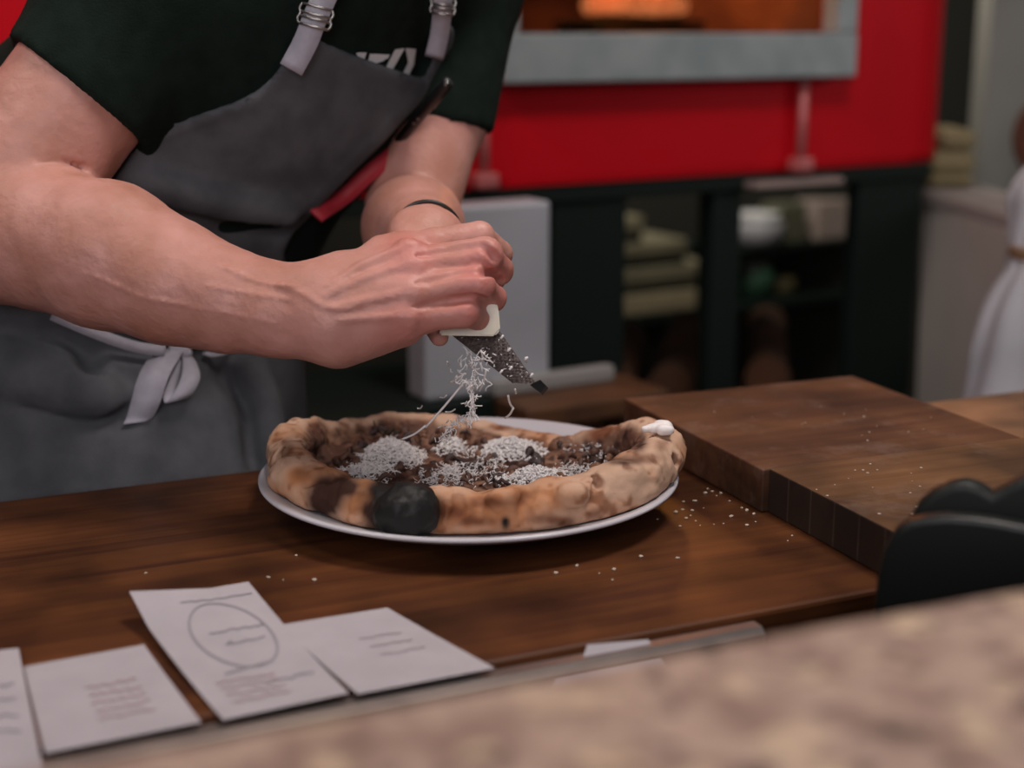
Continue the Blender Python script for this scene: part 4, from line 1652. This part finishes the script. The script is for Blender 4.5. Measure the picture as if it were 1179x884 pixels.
def curl(x, y, l, r=.00045, d=1.055, vert=1.0):
    p = P(x, y, d + rr.uniform(-.008, .008))
    pts, dr_ = [], Vector((rr.gauss(0, .7), rr.gauss(0, .5), -vert + rr.gauss(0, .5))).normalized()
    for i in range(6):
        pts.append(p.copy())
        p = p + dr_ * l / 5
        dr_ = (dr_ + Vector((rr.gauss(0, .35), rr.gauss(0, .3), rr.gauss(0, .3)))).normalized()
    tube(bm, pts, r, 4)


for _ in range(72):
    t = rr.random()
    y = 402 + 42 * t
    x = 543 + rr.gauss(0, 1) * (9 - 2 * t) - 3 * t + 4
    curl(x, y, rr.uniform(.003, .010), .00042)
for _ in range(58):
    t = rr.random()
    curl(545 - 4 * t + rr.gauss(0, 3), 440 + 45 * t, rr.uniform(.003, .009), .0004)
for _ in range(60):
    t = rr.random()
    curl(533 - 26 * t + rr.gauss(0, 5), 476 + 30 * t, rr.uniform(.003, .007), .0005, 1.09)
for a, b, w in (((537, 437), (490, 492), .0009), ((536, 430), (518, 440), .0009), ((560, 425), (552, 450), .0008), ((543, 440), (546, 470), .0009), ((490, 490), (462, 506), .0008), ((585, 455), (591, 470), .0008), ((591, 470), (582, 481), .0008), ((526, 433), (520, 440), .0010), ((513, 474), (524, 471), .0006), ((481, 470), (486, 467), .0006), ((514, 455), (506, 457), .0006), ((587, 430), (584, 436), .0005), ((605, 412), (606, 417), .0009), ((515, 416), (517, 420), .0006), ((593, 448), (594, 453), .0007)):
    A2, B2 = P(*a, 1.06), P(*b, 1.075)
    mid = (A2 + B2) / 2 + Vector((rr.uniform(-.001, .001), 0, -.001))
    tube(bm, spline([A2, mid, B2], 4), w, 5)
o = tag(obj('falling_cheese', bm, M['cheese']), 'white cheese shreds falling in a stream from the grater onto the pizza', 'grated cheese', None, 'stuff')

# ================================================================== the red oven and its black stand
OA = math.radians(30.7)
OO = PZ(535, 219, 1.03)
onr = rz((0, 1, 0), OA)


def OV(px, py, back=0.0):
    """place of the frame on the oven front (or a plane behind it) -> (along, height)"""
    q = rz(PPL(px, py, OO + onr * back, onr) - OO, -OA)
    return q.x, q.z + OO.z


ov = empty('pizza_oven', 'red enamelled pizza oven with a metal-framed mouth, glowing inside', 'oven', (OO.x, OO.y, 0), OA)
xr = OV(1046, 187)[0]
zb_ = OV(535, 219)[1]
a0, a1 = OV(582, 60)[0], OV(944, 60)[0]
zo = OV(760, 38)[1]
# body: front with an opening, rounded right end
bm = bmesh.new()
XL, ZT, DP = -1.25, 1.85, .85
op_t = zo + .24


def quad(bm, *p):
    bm.faces.new([bm.verts.new(q) for q in p])


cols = [XL, a0, a1, xr]
rows = [zb_, zo, op_t, ZT]
gv = [[bm.verts.new((x, 0, z)) for x in cols] for z in rows]
for j in range(3):
    for i in range(3):
        if not (i == 1 and j == 1):
            bm.faces.new((gv[j][i], gv[j][i + 1], gv[j + 1][i + 1], gv[j + 1][i]))
# rounded end
R_ = .16
prev = [gv[j][3] for j in range(4)]
lastc = prev
for k in range(1, 9):
    a = k / 8 * PI / 2
    cur = [bm.verts.new((xr + R_ * math.sin(a), R_ * (1 - math.cos(a)), z)) for z in rows]
    for j in range(3):
        bm.faces.new((prev[j], cur[j], cur[j + 1], prev[j + 1]))
    prev = cur
end = [bm.verts.new((xr + R_, DP, z)) for z in rows]
for j in range(3):
    bm.faces.new((prev[j], end[j], end[j + 1], prev[j + 1]))
lft = [bm.verts.new((XL, DP, z)) for z in rows]
for j in range(3):
    bm.faces.new((lft[j], gv[j][0], gv[j + 1][0], lft[j + 1]))
    bm.faces.new((end[j], lft[j], lft[j + 1], end[j + 1]))
b_ = obj('body', bm, M['red'], ov)
sharp(b_, 30)
lid = bmesh.new()
for z, t in ((zb_, .012), (ZT - .012, .012)):
    pl_ = [(XL, 0), (xr, 0)] + [(xr + R_ * math.sin(k / 8 * PI / 2), R_ * (1 - math.cos(k / 8 * PI / 2))) for k in range(1, 9)] + [(xr + R_, DP), (XL, DP)]
    prism(lid, [(x, y, z + .0005) for x, y in pl_], (0, 0, t))
obj('end_plate', lid, M['red'], ov, False)
# pale vertical trim where the rounded end meets the side
bm = bmesh.new()
box(bm, xr + R_ - .004, xr + R_ + .012, R_ - .02, R_ + .03, zb_ + .0, ZT, .004)
obj('side_trim', bm, mat('side_trim_metal', (.34, .12, .10), .5, metal=.2), ov, False)
# baking chamber
ch_ = bmesh.new()
cy_ = .006
box(ch_, a0 - .10, a1 + .10, cy_, cy_ + .012, op_t, op_t + .02)
box(ch_, a0 - .12, a1 + .12, .004, .70, zo - .03, zo - .002)
box(ch_, a0 - .13, a0 - .10, .004, .70, zo - .03, op_t + .1)
box(ch_, a1 + .10, a1 + .13, .004, .70, zo - .03, op_t + .1)
box(ch_, a0 - .13, a1 + .13, .70, .72, zo - .03, op_t + .1)
box(ch_, a0 - .13, a1 + .13, .004, .72, op_t + .1, op_t + .12)
obj('baking_chamber', ch_, M['brick'], ov, False)
# metal frame round the mouth
f0, f1 = OV(563, 70)[0], OV(966, 60)[0]
zf0 = OV(760, 92)[1]
bm = bmesh.new()
box(bm, f0, f1, -.045, -.002, zf0, zo, .004)
o = obj('mouth_frame', bm, M['frame'], ov, False)
bm = bmesh.new()
box(bm, f0, a0, -.042, -.002, zo + .0005, op_t, .003)
box(bm, a1, f1, -.042, -.002, zo + .0005, op_t, .003)
box(bm, f0, f1, -.042, -.002, op_t + .0005, op_t + .05, .003)
obj('mouth_surround', bm, M['frame'], ov, False)
# rods down the front with their feet
for px0, y0, y1 in ((563, 98, 212), (928, 88, 193)):
    s0, z0 = OV(px0, y1, -.03)
    s1, z1 = OV(px0, y0, -.03)
    bm = bmesh.new()
    tube(bm, [(s0, -.016, z0), (s0, -.016, max(z1, zf0 - .002))], .0085, 12)
    r_ = obj('front_rod', bm, M['rod'], ov)
    bm = bmesh.new()
    box(bm, s0 - .018, s0 + .018, -.032, -.001, z0 - .008, z0 + .016, .005)
    obj('rod_foot', bm, M['rod'], r_, False)
bm = bmesh.new()
g0 = OV(745, 10, .50)[0]
for k in range(5):
    box(bm, g0 - .17, g0 + .17, .44 + .03 * k, .452 + .03 * k, zo + .012, zo + .022)
for k in (-.15, .15):
    box(bm, g0 + k - .006, g0 + k + .006, .44, .575, zo - .0018, zo + .0118)
obj('fire_grate', bm, M['stand'], ov, False)
# embers at the back of the chamber
rr = random.Random(3)
em = mat('burning_wood', (.25, .05, .01), .9, (.1, .03, .01), 12, emit=(1, .20, .05), estr=.75)
N_, L_n = em.node_tree.nodes, em.node_tree.links
n_ = N_.new('ShaderNodeTexNoise')
n_.inputs['Scale'].default_value = 22
r_n = N_.new('ShaderNodeValToRGB')
r_n.color_ramp.elements[0].position, r_n.color_ramp.elements[1].position = .40, .62
r_n.color_ramp.elements[0].color, r_n.color_ramp.elements[1].color = (.10, .012, .003, 1), (1, .30, .10, 1)
L_n.new(n_.outputs['Fac'], r_n.inputs[0])
L_n.new(r_n.outputs[0], N_['Principled BSDF'].inputs['Emission Color'])
for (px0, py0, w_, rad) in ((735, 12, .24, .022), (700, -6, .16, .026), (800, 2, .14, .02)):
    s0, z0 = OV(px0, py0, .50)
    bm = bmesh.new()
    tube(bm, [(s0 - w_ / 2, 0, 0 + z0), (s0 - w_ / 6, .012, z0 + .006), (s0 + w_ / 5, -.006, z0 + .004), (s0 + w_ / 2, .01, z0)], [rad * .8, rad, rad * 1.05, rad * .7], 10)
    lw = obj('burning_log', bm, em)
    lw.location = (OO.x, OO.y, 0)
    lw.rotation_euler.z = OA
    for v in lw.data.vertices:
        v.co.y += .50 if px0 != 800 else .58
        v.co.z += zo + .024 + rad * 1.15 - z0 if py0 != -6 else zo + .024 + rad * 1.2 + .060 - z0
    tag(lw, {12: 'longest glowing log lying at the front of the fire in the oven', -6: 'glowing log lying across the top of the fire in the oven', 2: 'short glowing log at the right of the fire in the oven'}[py0], 'log', 'logs burning in the oven')
fl_l = bpy.data.lights.new('oven_fire', 'POINT')
fl_l.energy = 3.0
fl_l.color = (1, .35, .08)
fl_l.shadow_soft_size = .06
fo = bpy.data.objects.new('oven_fire', fl_l)
q = rz((OV(760, 0, .3)[0], .30, 0), OA)
fo.location = (OO.x + q.x, OO.y + q.y, zo + .17)
C.objects.link(fo)

sd_ = empty('oven_stand', 'black steel stand carrying the red oven', 'stand', (OO.x, OO.y, 0), OA)
zt = zb_ - .0005
zbm = OV(760, 241)[1]
for (p0, p1, nm) in ((636, 720, 'leg'), (819, 851, 'leg'), (983, 1054, 'leg'), (-330, -250, 'leg')):
    x0, x1 = OV(p0, 330, .012)[0], OV(p1, 330, .012)[0]
    obj(nm, boxm(x0, x1, .012, .042, 0, zbm + .02, .003), M['stand'], sd_, False)
for x0, x1 in ((-.9, -.83), (OV(823, 330, DP - .12)[0], OV(848, 330, DP - .12)[0])):
    obj('leg', boxm(x0, x1, DP - .12, DP - .05, 0, zbm + .02, .003), M['stand'], sd_, False)
obj('beam', boxm(XL + .05, xr + .06, .004, .06, zbm + .0205, zt, .003), M['stand'], sd_, False)
obj('top_frame', boxm(XL + .05, xr + .06, .061, DP - .04, zbm + .03, zt, .003), M['stand'], sd_, False)
zs = OV(760, 436, .25)[1] - .06
obj('lower_shelf', boxm(XL + .05, xr - .0, .12, DP - .13, zs - .02, zs, .003), M['stand'], sd_, False)
x0, x1 = OV(858, 200)[0], OV(958, 200)[0]
zl = OV(905, 199)[1]
obj('drip_lip', boxm(x0, x1, -.03, .0035, zl - .020, zl - .010, .002), mat('lip_metal', (.34, .26, .24), .5, metal=.3), sd_, False)

# things under and behind the oven
stl = mat('bin_steel', (.46, .47, .52), .45, (.38, .39, .43), 5, metal=.25)
bk_ = -.24
zs2 = OV(490, 464, bk_)[1]
be = empty('wooden_bench', 'low brown wooden bench under the oven front, behind the plate', 'bench', (OO.x, OO.y, 0), OA)
x0, x1 = OV(563, 450, bk_)[0], OV(722, 450, bk_)[0]
bwood = wood('bench_wood', (.10, .040, .014), (.07, .028, .011), (.14, .06, .022), .6, .09, .6)
obj('bench_top', boxm(x0, x1, bk_ - .10, bk_ + .07, zs2 - .03, zs2 - .0005, .004), bwood, be, False)
for xx in (x0 + .02, x1 - .07):
    for yy in (bk_ - .09, bk_ + .01):
        obj('leg', boxm(xx, xx + .05, yy, yy + .05, 0, zs2 - .0305), bwood, be, False)
bn = empty('metal_bin', 'pale grey metal bin standing upright behind the grating hands, under the oven', 'bin', (OO.x, OO.y, 0), OA)
obj('front_shelf', boxm(OV(300, 450, bk_)[0], x0 - .002, bk_ - .02, .004, zs2 - .05, zs2 - .0005, .003), M['stand'], sd_, False)
x0, x1 = OV(490, 400, bk_)[0], OV(634, 330, bk_)[0]
z1 = OV(560, 236, bk_)[1]
obj('body', boxm(x0, x1, bk_, bk_ + .055, zs2, z1, .006, 3), stl, bn, False)
bm = bmesh.new()
x2 = OV(698, 440, bk_)[0]
box(bm, x1 - .10, x2, bk_ - .022, bk_ - .0005, zs2, zs2 + .022, .004)
obj('front_ledge', bm, mat('ledge_metal', (.30, .29, .28), .5, metal=.2), bn, False)

# shelving behind the oven with its boxes and jars
BK = 1.30
rk = empty('storage_rack', 'dark shelving behind the oven stand holding pale boxes and jars', 'rack', (OO.x, OO.y, 0), OA)
zA, zB = OV(769, 361, BK)[1], OV(870, 288, BK)[1]
rx0, rx1 = OV(560, 330, BK)[0], OV(1000, 330, BK)[0]
xm = OV(835, 330, BK)[0]
obj('shelf', boxm(rx0, rx1, BK - .01, BK + .38, zA - .02, zA, .002), M['stand'], rk, False)
obj('shelf', boxm(xm, rx1, BK + .02, BK + .38, zB - .012, zB, .002), M['stand'], rk, False)
for x0 in (rx0, rx1 - .03):
    for y0 in (BK, BK + .34):
        obj('post', boxm(x0, x0 + .03, y0, y0 + .03, 0, zA - .0205), M['stand'], rk, False)
for x0 in (xm + .0, rx1 - .02):
    obj('upright', boxm(x0, x0 + .02, BK + .20, BK + .37, zA + .0005, zB - .0125), M['stand'], rk, False)
pm = [mat('pale_box', (.30, .25, .16), .8, (.24, .20, .125), 9), mat('buff_box', (.17, .155, .10), .8, (.14, .125, .08), 9)]


FB = [None]


def flat_box(xa, xb, ya, yb_, yc, m_, lab):
    """one box of a stack: pale body over a dark filler for the shaded gap"""
    s0, z2 = OV(xa, ya, BK)
    z1_ = OV((xa + xb) / 2, yb_, BK)[1]
    s1 = OV(xb, ya, BK)[0]
    z2 = OV((xa + xb) / 2, ya, BK)[1]
    z0_ = (OV((xa + xb) / 2, yc, BK)[1] if FB[0] is None else FB[0]) + .0004
    FB[0] = z2
    r = empty('flat_box', lab, 'box', (OO.x, OO.y, 0), OA, 'flat boxes stacked behind the oven stand')
    obj('body', boxm(s0, s1, BK, BK + .30, z1_ + .0003, z2, .005), m_, r, False)
    obj('base', boxm(s0 + .004, s1 - .004, BK + .006, BK + .29, z0_, z1_), M['stand'], r, False)  # dark filler, shade of the gap under each box put in as colour


ys = [335, 359.6, 361]
flat_box(716, 822, 336, 359, 361, pm[0], 'palest flat box at the bottom of the stack behind the oven stand')
flat_box(716, 822, 306, 325, 336, pm[1], 'buff flat box second from the bottom of the stack behind the oven stand')
flat_box(716, 792, 278, 295, 306, pm[1], 'shorter buff flat box third from the bottom of the stack behind the oven stand')
flat_box(716, 742, 250, 268, 278, pm[1], 'smallest buff box on top of the stack behind the oven stand')


def on_shelf(px0, px1, ytop, z0_, depth, name, m_, lab, cat, back=BK + .05, bev=.006):
    s0, z2 = OV(px0, ytop, back)
    s1 = OV(px1, ytop, back)[0]
    o = obj(name, boxm(s0, s1, back, back + depth, z0_ + .0005, z2, bev), m_, None, False)
    o.location = (OO.x, OO.y, 0)
    o.rotation_euler.z = OA
    return tag(o, lab, cat)


def jar(pxc, ytop, wpx, z0_, lab, mbody, mlid, back=BK + .10):
    s, z2 = OV(pxc, ytop, back)
    r = abs(OV(pxc + wpx / 2, ytop, back)[0] - s)
    q = rz((s, back, 0), OA)
    t = empty('jar', lab, 'jar', (OO.x + q.x, OO.y + q.y, z0_ + .0005))
    hh = z2 - z0_
    obj('glass', lathe(bmesh.new(), [(r * .8, 0), (r, .006), (r, hh * .72), (r * .8, hh * .84)], 24), mbody, t)
    obj('lid', lathe(bmesh.new(), [(r * .84, hh * .84 + .0004), (r * .86, hh), (r * .8, hh + .003)], 24), mlid, t)


jar(874, 246, 44, zB, 'white jar on the upper shelf behind the oven stand', mat('white_jar', (.30, .30, .33), .4), M['white'])
on_shelf(899, 930, 236, zB, .09, 'carton', mat('olive_carton', (.10, .10, .065), .8), 'dull olive carton beside the white jar on the upper shelf', 'carton')
on_shelf(942, 982, 232, zB, .12, 'carton', mat('pale_carton', (.34, .27, .24), .8), 'pale pinkish carton at the right end of the upper shelf', 'carton')
jar(866, 300, 40, zA, 'green glass jar on the lower shelf, left of the two jars', mat('green_jar', (.035, .09, .055), .3), mat('jar_lid_pale', (.20, .22, .19), .5))
jar(899, 312, 26, zA, 'dim yellowish jar on the lower shelf, right of the green jar', mat('yellow_jar', (.16, .14, .07), .4), M['stand'])

# firewood and planks on the stand's lower shelf
bark = mat('firewood', (.12, .045, .016), .85, (.05, .02, .010), 14, .6, 60, stretch=(1, 1, .2))
endg = mat('log_end', (.16, .07, .03), .85)


def log(p0, p1, r, lab, seed):
    rg = random.Random(seed)
    p0, p1 = Vector(p0), Vector(p1)
    bm = bmesh.new()
    n = 9
    pts = [p0.lerp(p1, k / n) + Vector((0, 0, rg.uniform(-.1, .1) * r)) for k in range(n + 1)]
    tube(bm, pts, [r * rg.uniform(.9, 1.08) for _ in pts], 12)
    o = obj('firewood_log', bm, bark)
    sharp(o, 60)
    tag(o, lab, 'log', 'firewood under the oven')


def sh(px, back, z):
    s = OV(px, 430, back)[0]
    q = rz((s, back, 0), OA)
    return (OO.x + q.x, OO.y + q.y, z)


zlog = OV(690, 404, .32)[1]
log(sh(690, .17, zs + .056), sh(716, .60, zs + .056), .055, 'orange-brown firewood log nearest the metal bin under the oven', 1)
log(sh(772, .18, zs + .050), sh(790, .62, zs + .050), .046, 'brown firewood log under the oven behind the dark board', 2)
log(sh(884, .19, zs + .046), sh(880, .60, zs + .046), .042, 'dark brown firewood log farthest right under the oven', 5)

# right-hand corner: pale pier, tub, sack, stacked slabs, hanging peel
def fbox(px0, px1, y0, y1, d, depth, name, m_, bev=.004, z0=None):
    a, b = P(px0, y0, d), P(px1, y1, d)
    return obj(name, boxm(a.x, b.x, a.y, a.y + depth, b.z if z0 is None else z0, a.z, bev), m_, None, False)


pier = mat('pier_plaster', (.27, .27, .245), .85, (.24, .24, .22), 4)
a, b = P(1158, -200, 3.0), P(1400, 300, 3.0)
struct(obj('wall_pier', boxm(a.x, b.x + .2, a.y, a.y + .10, 0, 2.6), pier, None, False))
tubm = mat('tub_plastic', (.52, .47, .43), .6, (.45, .41, .38), 4)
tb_ = empty('plastic_tub', 'pale tapered plastic tub behind the oven stand at right', 'tub')
bm = bmesh.new()
zT_ = P(1063, 229, 2.62).z - .022
tl, tr_ = PZ(1063, 232, zT_), PZ(1164, 268, zT_)
bl, br2 = tl + Vector((.02, 0, -.55)), tr_ + Vector((-.10, .05, -.38))
for (p, q) in ((0, 0),):
    dv = Vector((.12, .30, 0))
    top_ = [tl, tr_, tr_ + dv, tl + dv]
    bot_ = [bl + Vector((.02, .03, 0)), br2, br2 + dv * .8, bl + dv * .8]
    zf_ = .02
    k_ = (tl.z - zf_) / (tl.z - bl.z)
    bot_ = [t + (b2_ - t) * k_ for t, b2_ in zip(top_, bot_)]
    for v in bot_:
        v.z = .001
    bot_[1] = tr_ + (br2 - tr_) * 1.0
    bot_[1].z = .001
    bot_[2] = bot_[1] + dv * .8
    a_ = [bm.verts.new(v) for v in top_]
    b_2 = [bm.verts.new(v) for v in bot_]
    for i in range(4):
        bm.faces.new((a_[i], b_2[i], b_2[(i + 1) % 4], a_[(i + 1) % 4]))
    bm.faces.new(b_2[::-1])
    bm.faces.new(a_)
bmesh.ops.recalc_face_normals(bm, faces=bm.faces)
obj('body', bm, tubm, tb_, False)
bm = bmesh.new()
off_ = [Vector((-.01, -.012, 0)), Vector((.012, -.012, 0)), Vector((.012, .012, 0)), Vector((-.012, .012, 0))]
prism(bm, [t + o_ + Vector((0, 0, .0005)) for t, o_ in zip(top_, off_)], (0, 0, .022))
bmesh.ops.bevel(bm, geom=bm.edges[:], offset=.004, segments=2, affect='EDGES')
obj('lid', bm, mat('tub_lid', (.38, .33, .31), .5), tb_, False)

# pale bags stacked on the tub's lid
slab = mat('pale_slab', (.25, .20, .10), .8, (.20, .16, .085), 8)
bq = tl + Vector((.012, .012, 0))
dS = (bq.y) * cp - (bq.z - CZ) * sp + .005
zl_ = zT_ + .0235
for k, (xa, y0) in enumerate(((1066, 200), (1066, 173), (1078, 148))):
    a, b = P(xa, y0, dS), P(1120, y0, dS)
    o = obj('flour_bag', boxm(a.x, b.x, bq.y, bq.y + .16, zl_ + .0004, a.z, .016, 3), slab)
    zl_ = a.z
    tag(o, ('pale yellow bag at the bottom of the stack right of the oven', 'pale yellow bag in the middle of the stack right of the oven', 'pale yellow bag on top of the stack right of the oven')[k], 'bag', 'pale bags stacked right of the oven')

# white cloth sack tied with twine
dK = 2.05
sk = empty('cloth_sack', 'white cloth sack tied with brown twine at the right frame edge', 'sack')
skp = [('cone', T((1222, 470, dK)), T((1222, 400, dK)), .135, .118, .03), ('cone', T((1222, 400, dK)), T((1222, 300, dK)), .118, .062, .03), ('cone', T((1222, 296, dK)), T((1222, 284, dK)), .060, .060, .01), ('cone', T((1222, 282, dK)), T((1228, 235, dK)), .062, .075, .02)]
f = Field(*bounds(skp), .006)
f.add(skp)
idx, pp = f.near(.03)
an = np.arctan2(pp[:, 1] - P(1222, 300, dK).y, pp[:, 0] - P(1222, 300, dK).x)
f.D[idx] += (.004 * np.sin(an * 13 + 5 * vnoise(pp, 6, 3)) + .012 * vnoise(pp, 12, 5)).astype(np.float32)
zk = P(1222, 500, dK).z
f.cut((0, 0, zk), (0, 0, -1))
obj('body', relax(f.mesh(), 2), mat('sack_cloth', (.42, .43, .47), .9, (.36, .37, .40), 8), sk)
bm = bmesh.new()
c_ = P(1222, 290, dK)
for dz in (-.004, .004):
    tube(bm, [c_ + Vector((.066 * math.cos(a), .066 * math.sin(a), dz)) for a in np.linspace(0, 2 * PI, 33)], .005, 8)
obj('twine', bm, mat('twine', (.22, .13, .07), .9), sk)['label'] = 'brown twine tie'
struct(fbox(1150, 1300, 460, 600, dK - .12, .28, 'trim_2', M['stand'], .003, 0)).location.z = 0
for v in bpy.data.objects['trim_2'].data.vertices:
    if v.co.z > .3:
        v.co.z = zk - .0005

# round wooden peel hung on the pier
c_ = P(1222, 158, 2.93)
pk = empty('pizza_peel', 'round reddish-brown wooden peel hanging against the pale pier, cut by the frame', 'peel')
bm = bmesh.new()
r_ = 56 / F * 2.93
lathe(bm, [(r_ * .97, -.008), (r_, -.004), (r_, .004), (r_ * .97, .008)], 48)
for v in bm.verts:
    v.co = Vector((c_.x + v.co.x, c_.y + v.co.z, c_.z + v.co.y * 1.0))
pw = mat('peel_wood', (.11, .028, .010), .5, (.085, .022, .009), 10)
obj('blade', bm, pw, pk)
sharp(pk.children[0], 40)
bm = bmesh.new()
box(bm, c_.x - .014, c_.x + .014, c_.y - .006, c_.y + .006, c_.z + r_ * .98, c_.z + r_ + .22, .004)
obj('handle', bm, pw, pk, False)
bm = bmesh.new()
tube(bm, [(c_.x, c_.y - .012, c_.z + r_ + .205), (c_.x, P(1147, 0, 3.0).y + .02, c_.z + r_ + .205)], .004, 8)
obj('hook', bm, M['steel'], pk)
